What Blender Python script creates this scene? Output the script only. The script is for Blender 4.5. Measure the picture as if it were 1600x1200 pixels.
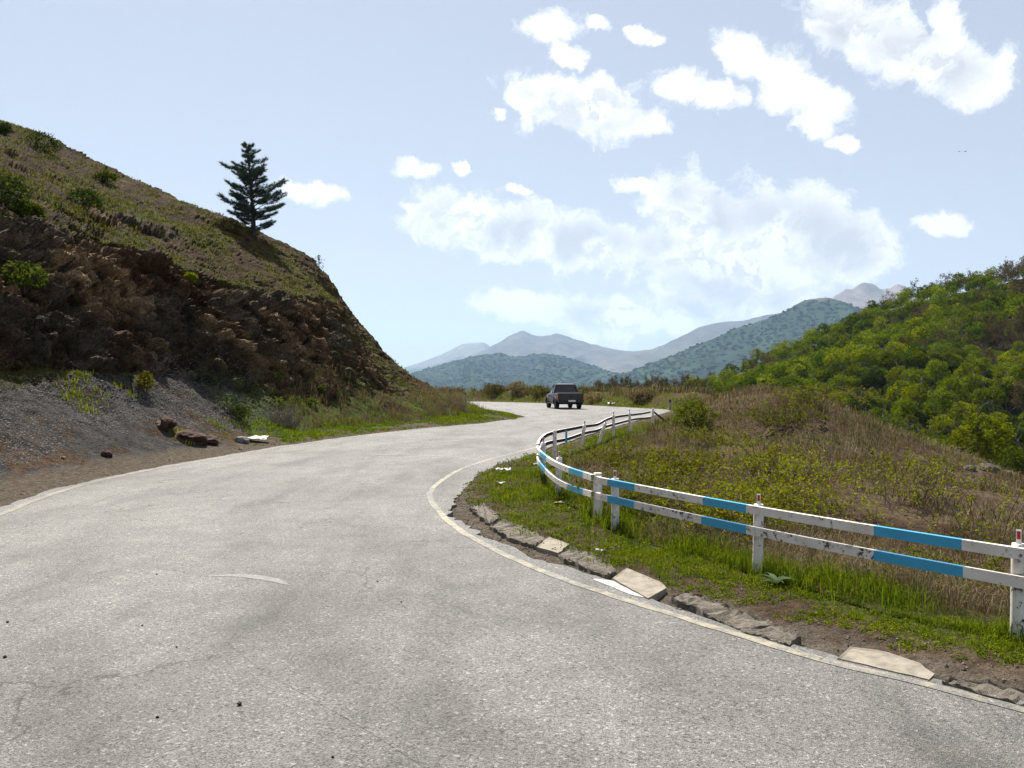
import bpy, bmesh, math, random
import numpy as np
from mathutils import Vector, Matrix

random.seed(4); RNG = np.random.default_rng(11)
for o in list(bpy.data.objects): bpy.data.objects.remove(o)
SC = bpy.context.scene
COL = SC.collection
R = math.radians

# ------------------------------------------------------------------ camera
cam_d = bpy.data.cameras.new('camera'); cam = bpy.data.objects.new('camera', cam_d); COL.objects.link(cam)
cam.location = (0, 0, 1.8); cam.rotation_euler = (R(90), 0, 0)
cam_d.sensor_width = 36; cam_d.lens = 30; cam_d.clip_start = .1; cam_d.clip_end = 90000
SC.camera = cam
FPX = 1600 * 30 / 36
def gp(x, y, z=0.0):
    """the place in the world of a thing seen at photo pixel x, y and standing at height z"""
    Y = (1.8 - z) * FPX / (y - 600); return Vector(((x - 800) * Y / FPX, Y, z))
def at(x, y, Y):
    return Vector(((x - 800) * Y / FPX, Y, 1.8 + (600 - y) * Y / FPX))

# ------------------------------------------------------------------ sky, sun, exposure
HAZE_D = .42e-4
K = .62                                 # base colours below were mixed for a shorter exposure; K brings them to real-world values
SUN_EL, SUN_AZ = 56.0, -20.0            # degrees; azimuth clockwise from straight ahead
world = bpy.data.worlds.new('World'); SC.world = world; world.use_nodes = True
wt = world.node_tree; wn = wt.nodes; wl = wt.links
for n in list(wn): wn.remove(n)
def W(t, **kw):
    n = wn.new(t)
    for k, v in kw.items(): setattr(n, k, v)
    return n
def wmath(op, a, b=None, c=None):
    n = W('ShaderNodeMath', operation=op)
    for i, v in enumerate((a, b, c)):
        if v is None: continue
        if hasattr(v, 'links'): wl.new(v, n.inputs[i])
        else: n.inputs[i].default_value = v
    return n.outputs[0]
sky = W('ShaderNodeTexSky', sky_type='NISHITA', sun_disc=False)
sky.sun_elevation = R(SUN_EL); sky.sun_rotation = R(SUN_AZ); sky.altitude = 1200
sky.air_density = 1.0; sky.dust_density = 1.0; sky.ozone_density = 2.0
tc = W('ShaderNodeTexCoord'); sx = W('ShaderNodeSeparateXYZ'); wl.new(tc.outputs['Generated'], sx.inputs[0])
az = wmath('ARCTAN2', sx.outputs[0], sx.outputs[1]); el = wmath('ARCSINE', sx.outputs[2])
pp = W('ShaderNodeCombineXYZ'); wl.new(az, pp.inputs[0]); wl.new(el, pp.inputs[1])
def wnoise(vec, scale, detail, rough=.55, dist=0.0):
    n = W('ShaderNodeTexNoise'); n.inputs['Scale'].default_value = scale; n.inputs['Detail'].default_value = detail
    n.inputs['Roughness'].default_value = rough; n.inputs['Distortion'].default_value = dist
    wl.new(vec, n.inputs['Vector']); return n
def wvec(op, a, b):
    n = W('ShaderNodeVectorMath', operation=op)
    for i, v in enumerate((a, b)):
        if hasattr(v, 'links'): wl.new(v, n.inputs[i])
        else: n.inputs[i].default_value = v
    return n.outputs[0]
nz = wnoise(pp.outputs[0], 19, 7, .6)
warp = wvec('MULTIPLY', wvec('SUBTRACT', nz.outputs['Color'], (.5, .5, .5)), (.062, .045, 0))
pw = wvec('ADD', pp.outputs[0], warp)
CLOUDS = [(1325, 38, 100, 50, 22), (1440, 92, 155, 50, 24), (1535, 120, 70, 40, 10), (1472, 42, 44, 38, 0),
          (1165, 88, 70, 36, 25), (1230, 132, 84, 42, 32), (1282, 172, 54, 40, 30),
          (905, 166, 135, 54, 5), (985, 186, 72, 28, 8), (830, 152, 55, 28, -10), (1065, 138, 52, 26, 20), (1122, 150, 66, 22, 5),
          (860, 45, 52, 28, 0), (885, 88, 38, 22, 20), (925, 36, 32, 14, 15), (645, 262, 36, 18, 0), (718, 257, 19, 13, 0), (478, 297, 58, 20, 5),
          (715, 340, 108, 50, 5), (800, 362, 115, 54, 5), (905, 378, 132, 56, 8),
          (1010, 288, 60, 18, 12), (1095, 335, 120, 66, 25), (1230, 368, 165, 82, 12), (1150, 430, 200, 68, 10), (1060, 400, 115, 56, 20), (1325, 392, 78, 66, 0),
          (830, 480, 105, 30, 5), (950, 497, 150, 44, 3), (1085, 490, 95, 46, 0), (1185, 470, 120, 50, -10),
          (1475, 350, 40, 18, 0), (1318, 222, 28, 13, 10), (1010, 52, 36, 12, 15), (775, 172, 18, 13, 0), (800, 302, 30, 11, 0)]
field = thick = None
for cx, cy, rx, ry, rot in CLOUDS:
    a0 = math.atan((cx - 800) / FPX); e0 = math.atan((600 - cy) / FPX * math.cos(a0))
    m = W('ShaderNodeMapping', vector_type='TEXTURE'); wl.new(pw, m.inputs[0])
    m.inputs[1].default_value = (a0, e0, 0); m.inputs[2].default_value = (0, 0, R(-rot)); m.inputs[3].default_value = (rx / FPX * math.cos(a0)**2, ry / FPX, 1)
    ln = W('ShaderNodeVectorMath', operation='LENGTH'); wl.new(m.outputs[0], ln.inputs[0])
    v = wmath('SUBTRACT', 1.0, ln.outputs['Value'])
    if ry >= 44: thick = v if thick is None else wmath('MAXIMUM', thick, v)      # only the big clouds are deep enough to turn grey
    field = v if field is None else wmath('SMOOTH_MAX', field, v, .10)
# the same fair-weather clouds go on over the rest of the sky
gen = wnoise(tc.outputs['Generated'], 3.1, 5, .55)
gf = wmath('MULTIPLY', wmath('SUBTRACT', gen.outputs[0], .57), 7.0)
inview = wmath('MULTIPLY', wmath('LESS_THAN', wmath('ABSOLUTE', az), .62), wmath('LESS_THAN', el, .5))
gf = wmath('SUBTRACT', gf, wmath('MULTIPLY', inview, 3.0))
field = wmath('MAXIMUM', field, gf)
fine = wnoise(pw, 27, 11, .66, .15)
above = wnoise(wvec('ADD', pw, (-.004, .013, 0)), 27, 7, .6, .15)      # how thick the cloud is a little higher up, towards the sun
dens = wmath('ADD', wmath('MULTIPLY', field, 1.15), wmath('MULTIPLY', wmath('SUBTRACT', fine.outputs[0], .525), 2.1))
def wsmooth(x, lo, hi):
    n = W('ShaderNodeMapRange', interpolation_type='SMOOTHSTEP'); wl.new(x, n.inputs[0])
    n.inputs[1].default_value = lo; n.inputs[2].default_value = hi; return n.outputs[0]
alpha = wsmooth(dens, -.08, .46)
shade_n = wnoise(wvec('ADD', pw, (3.1, 1.7, 0)), 14, 5, .5)
under = wsmooth(wmath('SUBTRACT', above.outputs[0], fine.outputs[0]), -.02, .10)
shade = wmath('MULTIPLY', wsmooth(thick, .0, .75), wmath('MAXIMUM', wmath('MULTIPLY', under, .75), wsmooth(shade_n.outputs[0], .40, .60)))
ccol = W('ShaderNodeMix', data_type='RGBA'); wl.new(shade, ccol.inputs[0])
ccol.inputs[6].default_value = (7.9, 7.9, 7.9, 1); ccol.inputs[7].default_value = (4.7, 4.85, 5.15, 1)
fin = W('ShaderNodeMix', data_type='RGBA'); wl.new(wmath('MULTIPLY', alpha, .93), fin.inputs[0])
tint = W('ShaderNodeMix', data_type='RGBA', blend_type='MULTIPLY'); tint.inputs[0].default_value = 1; wl.new(sky.outputs[0], tint.inputs[6]); tint.inputs[7].default_value = (1.0, .81, .74, 1)
veil = W('ShaderNodeMix', data_type='RGBA'); wl.new(wmath('ADD', .48, wmath('MULTIPLY', .40, wmath('EXPONENT', wmath('MULTIPLY', wmath('MAXIMUM', el, 0.0), -5.0)))), veil.inputs[0])
wl.new(tint.outputs[2], veil.inputs[6]); veil.inputs[7].default_value = (5.15, 5.5, 5.95, 1)      # thin bright haze, thicker towards the horizon
wl.new(veil.outputs[2], fin.inputs[6]); wl.new(ccol.outputs[2], fin.inputs[7])
bg = W('ShaderNodeBackground'); bg.inputs[1].default_value = .066; wl.new(fin.outputs[2], bg.inputs[0])
world.cycles.sampling_method = 'MANUAL'; world.cycles.sample_map_resolution = 512
wo = W('ShaderNodeOutputWorld'); wl.new(bg.outputs[0], wo.inputs[0])

sun_d = bpy.data.lights.new('sun', 'SUN'); sun = bpy.data.objects.new('sun', sun_d); COL.objects.link(sun)
sun_d.energy = 5.0; sun_d.angle = R(.53); sun_d.color = (1, .94, .84)
sdir = Vector((math.sin(R(SUN_AZ)) * math.cos(R(SUN_EL)), math.cos(R(SUN_AZ)) * math.cos(R(SUN_EL)), math.sin(R(SUN_EL))))
sun.rotation_euler = sdir.to_track_quat('Z', 'Y').to_euler(); sun.location = (0, 0, 60)

SC.view_settings.view_transform = 'Standard'; SC.view_settings.look = 'None'
SC.view_settings.exposure = 1.12; SC.view_settings.gamma = 1.0; SC.view_settings.use_curve_mapping = False
SC.render.engine = 'CYCLES'
SC.cycles.use_denoising = True; SC.cycles.max_bounces = 6; SC.cycles.transparent_max_bounces = 8
SC.cycles.volume_bounces = 0; SC.cycles.use_adaptive_sampling = True; SC.cycles.adaptive_threshold = .015
SC.cycles.sample_clamp_indirect = 6; SC.cycles.denoising_prefilter = 'NONE'

# ------------------------------------------------------------------ mesh and material helpers
def link(o, parent=None):
    COL.objects.link(o)
    if parent is not None: o.parent = parent
    return o
def tag(o, label=None, cat=None, group=None, kind=None):
    for k, v in (('label', label), ('category', cat), ('group', group), ('kind', kind)):
        if v: o[k] = v
    return o
def empty(name, loc=(0, 0, 0), rz=0):
    o = bpy.data.objects.new(name, None); o.empty_display_size = .2
    COL.objects.link(o); o.location = loc; o.rotation_euler = (0, 0, rz); return o
def mesh_np(name, V, faces, col=None, smooth=False, mats=(), fmat=None):
    """a mesh from arrays: V (n,3), faces a list of (m,3) and (m,4) index arrays, col (n,3) vertex colours"""
    me = bpy.data.meshes.new(name)
    V = np.ascontiguousarray(V, np.float32)
    faces = [np.asarray(f, np.int32) for f in faces if len(f)]
    idx = np.concatenate([f.ravel() for f in faces]); tot = np.concatenate([np.full(len(f), f.shape[1], np.int32) for f in faces])
    st = np.concatenate([[0], np.cumsum(tot)[:-1]]).astype(np.int32)
    me.vertices.add(len(V)); me.vertices.foreach_set('co', V.ravel())
    me.loops.add(len(idx)); me.loops.foreach_set('vertex_index', idx)
    me.polygons.add(len(tot)); me.polygons.foreach_set('loop_start', st)
    me.polygons.foreach_set('use_smooth', np.full(len(tot), bool(smooth)))
    for m in mats: me.materials.append(m)
    if fmat is not None: me.polygons.foreach_set('material_index', np.asarray(fmat, np.int32))
    me.update(calc_edges=True)
    if col is not None:
        a = me.color_attributes.new('Col', 'FLOAT_COLOR', 'POINT')
        c = np.ones((len(V), 4), np.float32); c[:, :3] = np.asarray(col) * K; a.data.foreach_set('color', c.ravel())
    return me
def obj_np(name, V, faces, mat, parent=None, **kw):
    return link(bpy.data.objects.new(name, mesh_np(name, V, faces, mats=(mat,) if not isinstance(mat, (list, tuple)) else mat, **kw)), parent)

class MB:
    """collects simple solids into one mesh"""
    def __init__(s): s.v = []; s.f = []; s.m = []; s.mi = 0
    def add(s, v, f):
        o = len(s.v); s.v += [tuple(p) for p in v]; s.f += [tuple(i + o for i in q) for q in f]; s.m += [s.mi] * len(f); return s
    def box(s, c, d, M=None, taper=(1, 1)):
        x, y, z = c; a, b, h = d[0] / 2, d[1] / 2, d[2] / 2
        v = [Vector((x + i * a * (taper[0] if k > 0 else 1), y + j * b * (taper[1] if k > 0 else 1), z + k * h)) for k in (-1, 1) for j in (-1, 1) for i in (-1, 1)]
        if M is not None: v = [M @ p for p in v]
        return s.add(v, [(0, 2, 3, 1), (4, 5, 7, 6), (0, 1, 5, 4), (2, 6, 7, 3), (0, 4, 6, 2), (1, 3, 7, 5)])
    def tube(s, pts, rad, n=6, cap=True):
        pts = [Vector(p) for p in pts]; rings = []
        up = Vector((.31, .17, .93))
        for k, p in enumerate(pts):
            t = (pts[min(k + 1, len(pts) - 1)] - pts[max(k - 1, 0)]).normalized()
            a = t.cross(up)
            if a.length < 1e-3: a = t.cross(Vector((1, 0, 0)))
            a.normalize(); b = t.cross(a)
            r = rad[k] if hasattr(rad, '__len__') else rad
            rings += [p + (a * math.cos(6.2832 * i / n) + b * math.sin(6.2832 * i / n)) * r for i in range(n)]
        f = [(k * n + i, k * n + (i + 1) % n, (k + 1) * n + (i + 1) % n, (k + 1) * n + i) for k in range(len(pts) - 1) for i in range(n)]
        if cap: f += [tuple(range(n))[::-1], tuple((len(pts) - 1) * n + i for i in range(n))]
        return s.add(rings, f)
    def prism(s, outline, z0, z1):
        n = len(outline)
        v = [(x, y, z0) for x, y in outline] + [(x, y, z1) for x, y in outline]
        return s.add(v, [tuple(range(n))[::-1], tuple(range(n, 2 * n))] + [(i, (i + 1) % n, n + (i + 1) % n, n + i) for i in range(n)])
    def build(s, name, mat, parent=None, smooth=False, bevel=0, seg=2):
        me = bpy.data.meshes.new(name); me.from_pydata([tuple(p) for p in s.v], [], s.f)
        for m in (mat if isinstance(mat, (list, tuple)) else (mat,)): me.materials.append(m)
        me.polygons.foreach_set('material_index', s.m)
        bm = bmesh.new(); bm.from_mesh(me); bmesh.ops.recalc_face_normals(bm, faces=bm.faces)
        if bevel: bmesh.ops.bevel(bm, geom=list(bm.edges), offset=bevel, segments=seg, affect='EDGES', profile=.6)
        if smooth:
            for f in bm.faces: f.smooth = True
        bm.to_mesh(me); bm.free()
        return link(bpy.data.objects.new(name, me), parent)

class Mat:
    def __init__(s, name):
        s.m = bpy.data.materials.new(name); s.m.use_nodes = True; s.t = s.m.node_tree
        s.b = s.t.nodes['Principled BSDF']; s.o = s.t.nodes['Material Output']
        s.co = s.n('ShaderNodeTexCoord').outputs['Object']
    def n(s, t, **kw):
        n = s.t.nodes.new(t)
        for k, v in kw.items(): setattr(n, k, v)
        return n
    def put(s, inp, v):
        if hasattr(v, 'links'): s.t.links.new(v, inp)
        else: inp.default_value = v
    def math(s, op, a, b=0.0, c=0.0):
        n = s.n('ShaderNodeMath', operation=op)
        for i, v in enumerate((a, b, c)): s.put(n.inputs[i], v)
        return n.outputs[0]
    def noise(s, scale, detail=4, rough=.55, vec=None, dist=0, color=False):
        n = s.n('ShaderNodeTexNoise'); n.inputs['Scale'].default_value = scale; n.inputs['Detail'].default_value = detail
        n.inputs['Roughness'].default_value = rough; n.inputs['Distortion'].default_value = dist
        s.put(n.inputs['Vector'], vec or s.co); return n.outputs['Color' if color else 0]
    def voro(s, scale, feature='F1', vec=None, rnd=1.0):
        n = s.n('ShaderNodeTexVoronoi', feature=feature); n.inputs['Scale'].default_value = scale; n.inputs['Randomness'].default_value = rnd
        s.put(n.inputs['Vector'], vec or s.co); return n
    def remap(s, x, lo, hi, a=0.0, b=1.0, smooth=True):
        n = s.n('ShaderNodeMapRange', interpolation_type='SMOOTHSTEP' if smooth else 'LINEAR'); s.put(n.inputs[0], x)
        for i, v in enumerate((lo, hi, a, b)): n.inputs[i + 1].default_value = v
        return n.outputs[0]
    def mix(s, f, a, b, mode='MIX'):
        n = s.n('ShaderNodeMix', data_type='RGBA', blend_type=mode); s.put(n.inputs[0], f)
        for i, v in ((6, a), (7, b)): s.put(n.inputs[i], v if hasattr(v, 'links') else (*v[:3], 1))
        return n.outputs[2]
    def grey(s, f):
        n = s.n('ShaderNodeCombineColor')
        for i in range(3): s.put(n.inputs[i], f)
        return n.outputs[0]
    def attr(s, name='Col'):
        n = s.n('ShaderNodeVertexColor'); n.layer_name = name; return n.outputs[0]
    def rnd(s): return s.n('ShaderNodeObjectInfo').outputs['Random']
    def bump(s, h, strength, dist):
        n = s.n('ShaderNodeBump'); n.inputs['Strength'].default_value = strength; n.inputs['Distance'].default_value = dist
        s.put(n.inputs['Height'], h); s.put(s.b.inputs['Normal'], n.outputs[0]); return n.outputs[0]
    def set(s, **kw):
        for k, v in kw.items():
            k = {'color': 'Base Color', 'rough': 'Roughness', 'metal': 'Metallic', 'spec': 'Specular IOR Level', 'coat': 'Coat Weight', 'alpha': 'Alpha'}[k]
            if k == 'Base Color' and not hasattr(v, 'links'): v = (*v[:3], 1)
            s.put(s.b.inputs[k], v)
        return s

def plain(name, color, rough=.6, var=.25, scale=6, metal=0, spec=.4, bump=0):
    m = Mat(name); n = m.noise(scale, 5); color = tuple(K * q for q in color)
    m.set(color=m.mix(1.0, color, m.grey(m.remap(n, .3, .7, 1 - var, 1 + var)), 'MULTIPLY'), rough=rough, metal=metal, spec=spec)
    if bump: m.bump(m.noise(scale * 6, 4), .5, bump)
    return m.m

def leafy(name, color=None, trans=.35, var=.3, hue=.0, rough=.6):
    """leaf or grass material: colour from vertex colours (or one colour), varied by object, light shining through"""
    m = Mat(name)
    c = m.attr() if color is None else m.mix(1.0, color, m.attr(), 'MULTIPLY')
    c = m.mix(1.0, c, m.grey(m.remap(m.rnd(), 0, 1, 1 - var, 1 + var, False)), 'MULTIPLY')
    m.set(color=c, rough=rough, spec=0)
    tr = m.n('ShaderNodeBsdfTranslucent'); m.put(tr.inputs[0], m.mix(1.0, c, (1.15, 1.1, .55), 'MULTIPLY'))
    ms = m.n('ShaderNodeMixShader'); ms.inputs[0].default_value = trans
    m.t.links.new(m.b.outputs[0], ms.inputs[1]); m.t.links.new(tr.outputs[0], ms.inputs[2]); m.t.links.new(ms.outputs[0], m.o.inputs[0])
    return m.m
# ------------------------------------------------------------------ numeric helpers
def _hash(ix, iy, iz, seed):
    h = (ix.astype(np.uint32) * np.uint32(374761393) + iy.astype(np.uint32) * np.uint32(668265263)
         + iz.astype(np.uint32) * np.uint32(2147483647 - 58) + np.uint32((seed * 974711 + 12345) & 0xffffffff))
    h = (h ^ (h >> np.uint32(13))) * np.uint32(1274126177)
    h = (h ^ (h >> np.uint32(16))) * np.uint32(2246822519)
    return h ^ (h >> np.uint32(15))

def vnoise(p, seed=0):
    """smooth value noise in -1..1 of points p (n,3)"""
    f = np.floor(p); i = f.astype(np.int64); t = p - f
    t = t * t * t * (t * (t * 6 - 15) + 10)
    out = np.zeros(len(p))
    for dx in (0, 1):
        wx = t[:, 0] if dx else 1 - t[:, 0]
        for dy in (0, 1):
            wy = t[:, 1] if dy else 1 - t[:, 1]
            for dz in (0, 1):
                wz = t[:, 2] if dz else 1 - t[:, 2]
                h = _hash(i[:, 0] + dx, i[:, 1] + dy, i[:, 2] + dz, seed)
                out += wx * wy * wz * (h.astype(np.float64) / 2147483648.0 - 1.0)
    return out

def fbm(p, octaves=4, seed=0, gain=0.5, lac=2.03, ridged=False):
    a, s, tot = 1.0, 0.0, 0.0
    q = p.copy()
    for o in range(octaves):
        n = vnoise(q, seed + o * 17)
        if ridged: n = 1 - 2 * np.abs(n)
        s = s + a * n; tot += a
        a *= gain; q = q * lac + 7.13
    return s / tot

def worley(p, seed=0):
    """distance to nearest cell point, second nearest and the id (0..1) of the nearest"""
    i = np.floor(p).astype(np.int64)
    b1 = np.full(len(p), 9.0); b2 = np.full(len(p), 9.0); cid = np.zeros(len(p))
    for dx in (-1, 0, 1):
        for dy in (-1, 0, 1):
            for dz in (-1, 0, 1):
                cx, cy, cz = i[:, 0] + dx, i[:, 1] + dy, i[:, 2] + dz
                jx = _hash(cx, cy, cz, seed) / 4294967296.0
                jy = _hash(cx, cy, cz, seed + 1) / 4294967296.0
                jz = _hash(cx, cy, cz, seed + 2) / 4294967296.0
                d = np.sqrt((cx + jx - p[:, 0])**2 + (cy + jy - p[:, 1])**2 + (cz + jz - p[:, 2])**2)
                near = d < b1
                b2 = np.where(near, b1, np.minimum(b2, d))
                cid = np.where(near, jx, cid)
                b1 = np.where(near, d, b1)
    return b1, b2, cid

def sstep(a, b, x):
    t = np.clip((x - a) / (b - a), 0, 1)
    return t * t * (3 - 2 * t)

def catmull(pts, n=8):
    P = np.array(pts, float)
    P = np.vstack([2 * P[0] - P[1], P, 2 * P[-1] - P[-2]])
    out = []
    for k in range(1, len(P) - 2):
        for t in np.linspace(0, 1, n, endpoint=False):
            a, b, c, d = P[k - 1:k + 3]
            out.append(0.5 * (2 * b + (c - a) * t + (2 * a - 5 * b + 4 * c - d) * t * t + (3 * b - a - 3 * c + d) * t**3))
    out.append(P[-2])
    return np.array(out)

def seg_dist(px, py, line):
    """distance of points to a polyline and the arc position of the nearest point"""
    a = line[:-1]; b = line[1:]; ab = b - a
    ll = (ab**2).sum(1); cum = np.concatenate([[0], np.cumsum(np.sqrt(ll))])
    best = np.full(len(px), 1e9); pos = np.zeros(len(px))
    for k in range(len(a)):
        t = np.clip(((px - a[k, 0]) * ab[k, 0] + (py - a[k, 1]) * ab[k, 1]) / ll[k], 0, 1)
        d = (px - a[k, 0] - t * ab[k, 0])**2 + (py - a[k, 1] - t * ab[k, 1])**2
        m = d < best
        best = np.where(m, d, best); pos = np.where(m, cum[k] + t * math.sqrt(ll[k]), pos)
    return np.sqrt(best), pos

def inside_poly(px, py, poly):
    c = np.zeros(len(px), bool)
    n = len(poly)
    for k in range(n):
        x0, y0 = poly[k]; x1, y1 = poly[(k + 1) % n]
        if y0 == y1: continue
        m = ((y0 > py) != (y1 > py)) & (px < (x1 - x0) * (py - y0) / (y1 - y0) + x0)
        c ^= m
    return c

# ------------------------------------------------------------------ the road's two painted edges, in metres (x right, y ahead)
LEFT_EDGE = catmull([(9, -15), (4, -8), (-0.5, -2.5), (-3.4, 1.2), (-5.4, 5), (-6.5, 8.5), (-7.05, 11.7), (-7.4, 13.3), (-7.65, 15.3),
                     (-7.6, 17.4), (-7.2, 20.3), (-6.5, 24.7), (-5.3, 29.3), (-3.2, 35.2), (-1.2, 38.9), (.3, 42.6), (.95, 45.2),
                     (.6, 49.2), (-.8, 53), (-2.6, 56), (-5.5, 59.5), (-10, 63.5), (-20, 68), (-45, 73), (-90, 76)], 5)
RIGHT_EDGE = catmull([(17, -12), (10, -4), (5.5, 1.2), (2.82, 4.7), (2.07, 5.52), (1.436, 6.38), (.868, 7.23), (.499, 7.82), (-.1, 9.05), (-.73, 10.8),
                      (-1.24, 13.1), (-1.36, 14.5), (-1.3, 16), (-1.04, 18.2), (-.43, 20.7), (.63, 24), (2.5, 30.8), (5, 39.5), (8, 49.5),
                      (10.1, 56.5), (10.6, 60), (9.3, 63.5), (6.3, 71.5), (2.5, 80), (-5, 88), (-17, 93), (-45, 98), (-90, 101)], 5)
ROAD_POLY = np.vstack([LEFT_EDGE, RIGHT_EDGE[::-1]])

def tps_fit(pts, lam=0.02):
    P = np.array(pts, float); n = len(P)
    d = np.sqrt(((P[:, None, :2] - P[None, :, :2])**2).sum(2)) + 1e-9
    K = d**2 * np.log(d) + lam * np.eye(n) * 50
    A = np.zeros((n + 3, n + 3)); A[:n, :n] = K
    A[:n, n] = 1; A[:n, n + 1:] = P[:, :2]; A[n, :n] = 1; A[n + 1:, :n] = P[:, :2].T
    w = np.linalg.solve(A, np.concatenate([P[:, 2], np.zeros(3)]))
    return P, w

def tps_eval(fit, x, y):
    P, w = fit
    out = w[-3] + w[-2] * x + w[-1] * y
    for k in range(len(P)):
        r = np.sqrt((x - P[k, 0])**2 + (y - P[k, 1])**2) + 1e-9
        out = out + w[k] * r * r * np.log(r)
    return out

# bank, mound and drop on the valley side of the road: (x, y, height)
_o = RIGHT_EDGE; _t = np.gradient(_o, axis=0); _t /= np.linalg.norm(_t, axis=1, keepdims=True); _nr = np.stack([_t[:, 1], -_t[:, 0]], 1)
_far = [k for k in range(0, len(_o), 2) if _o[k, 1] > 61]
RIGHT_FIT = tps_fit([(*(_o[k] + _nr[k] * d), z) for k in _far for d, z in ((1.5, .25), (4.2, 1.15), (9, -1.0), (14, -4))] + [(4, 5, -.1), (8, 2, -.4), (14, 0, -1.5), (3, 9, -.1), (5.5, 8.5, -.5), (9, 7, -1.0), (15, 8, -2.6), (24, 8, -6.5),
                     (2, 13, -.05), (5, 13.5, -.3), (9, 14, -.6), (14, 15, -1.5), (20, 17, -3.2), (30, 20, -8),
                     (1.6, 18, -.05), (4.5, 19, -.15), (8, 20, -.1), (12, 21.5, -.7), (16, 23, -1.5), (21, 25, -3.6), (32, 30, -10),
                     (3, 26, -.1), (5.5, 26, .1), (8.3, 27, 1.25), (10.3, 28, .7), (13, 29, -.2), (16, 29.5, -1.1), (20, 31, -3.4),
                     (6.5, 33, .05), (8.8, 34, .6), (11.5, 36, 1.35), (13.6, 37, 1.2), (15.2, 37.5, .3), (17.5, 38, -1.6), (24, 40, -5.5), (36, 42, -13),
                     (8.5, 42, .15), (12, 43, 1.6), (14.2, 43.5, 1.2), (17, 44, -1.4), (11, 50, .3), (13, 52, .9), (15.5, 52, -.2), (20, 53, -4),
                     (12.8, 60, .5), (14.8, 61, .6), (18, 62, -2.5),
                     (10, 105, -9), (30, 90, -14), (45, 60, -17), (-10, 120, -10), (-50, 130, -12), (40, 30, -14), (40, 5, -13), (60, 100, -19),
                     (10, 140, -18), (80, 140, -22), (-60, 150, -20), (90, 60, -22), (80, 10, -22), (60, -15, -14), (30, -15, -5), (120, 100, -24)])

def ground_zones(x, y):
    """distance to the left and right road edge, which side, arc position on the left edge"""
    dl, sl = seg_dist(x, y, LEFT_EDGE)
    dr, sr = seg_dist(x, y, RIGHT_EDGE)
    on = inside_poly(x, y, ROAD_POLY)
    return dl, sl, dr, on

def hill_height(d, s, x, y):
    """height of the cut bank and the hill on the left as a function of distance from the road edge"""
    p = np.stack([x, y, 0 * x], 1)
    wob = fbm(p * .16, 3, 5) * 1.0 + fbm(p * .7, 2, 9) * .25
    yy = y
    nose = sstep(NOSE0, NOSE1, s)                      # 0 along the rock cut, 1 round the nose
    apron = 1 - sstep(APR0, APR1, s)                # gravel apron at the near end
    verge = 1.9 + (1 - apron) * .9
    dd = d + wob * sstep(2, 5, d)
    cbase = 4.9 + (1 - apron) * -.6
    hb = 2.15 * apron + 1.25 * (1 - apron)          # height of the foot of the rock
    foot = hb * sstep(verge - .6, cbase + .6, dd) ** 1.0
    hc = 3.65 + .8 * sstep(30, 42, s) - .3 * sstep(60, 64, s)
    wc = 2.9
    cliff = hc * np.clip((dd - cbase) / wc, 0, 1)
    cliff = hc * (sstep(0, 1, (dd - cbase) / wc) * .6 + .4 * np.clip((dd - cbase) / wc, 0, 1))
    t = np.maximum(dd - cbase - wc, 0); up = .64 * np.minimum(t, 7.2) + .46 * np.maximum(t - 7.2, 0)
    rock = foot + cliff + up
    dn = d + wob * .35 * sstep(3, 6, d)
    ramp = np.interp(dn, [0, 2.2, 3.3, 4.5, 5.7, 6.8, 8, 9.2, 10.5, 11.7, 13, 14, 40], [0, .12, .5, 1.1, 1.75, 2.5, 3.55, 5.2, 6.9, 8.5, 9.3, 9.8, 22])
    h = rock * (1 - nose) + ramp * nose
    h = h + .12 * sstep(.4, 2, d)
    return h
NOSE0, NOSE1, APR0, APR1, UPS = 57, 65, 44, 52, .62
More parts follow.
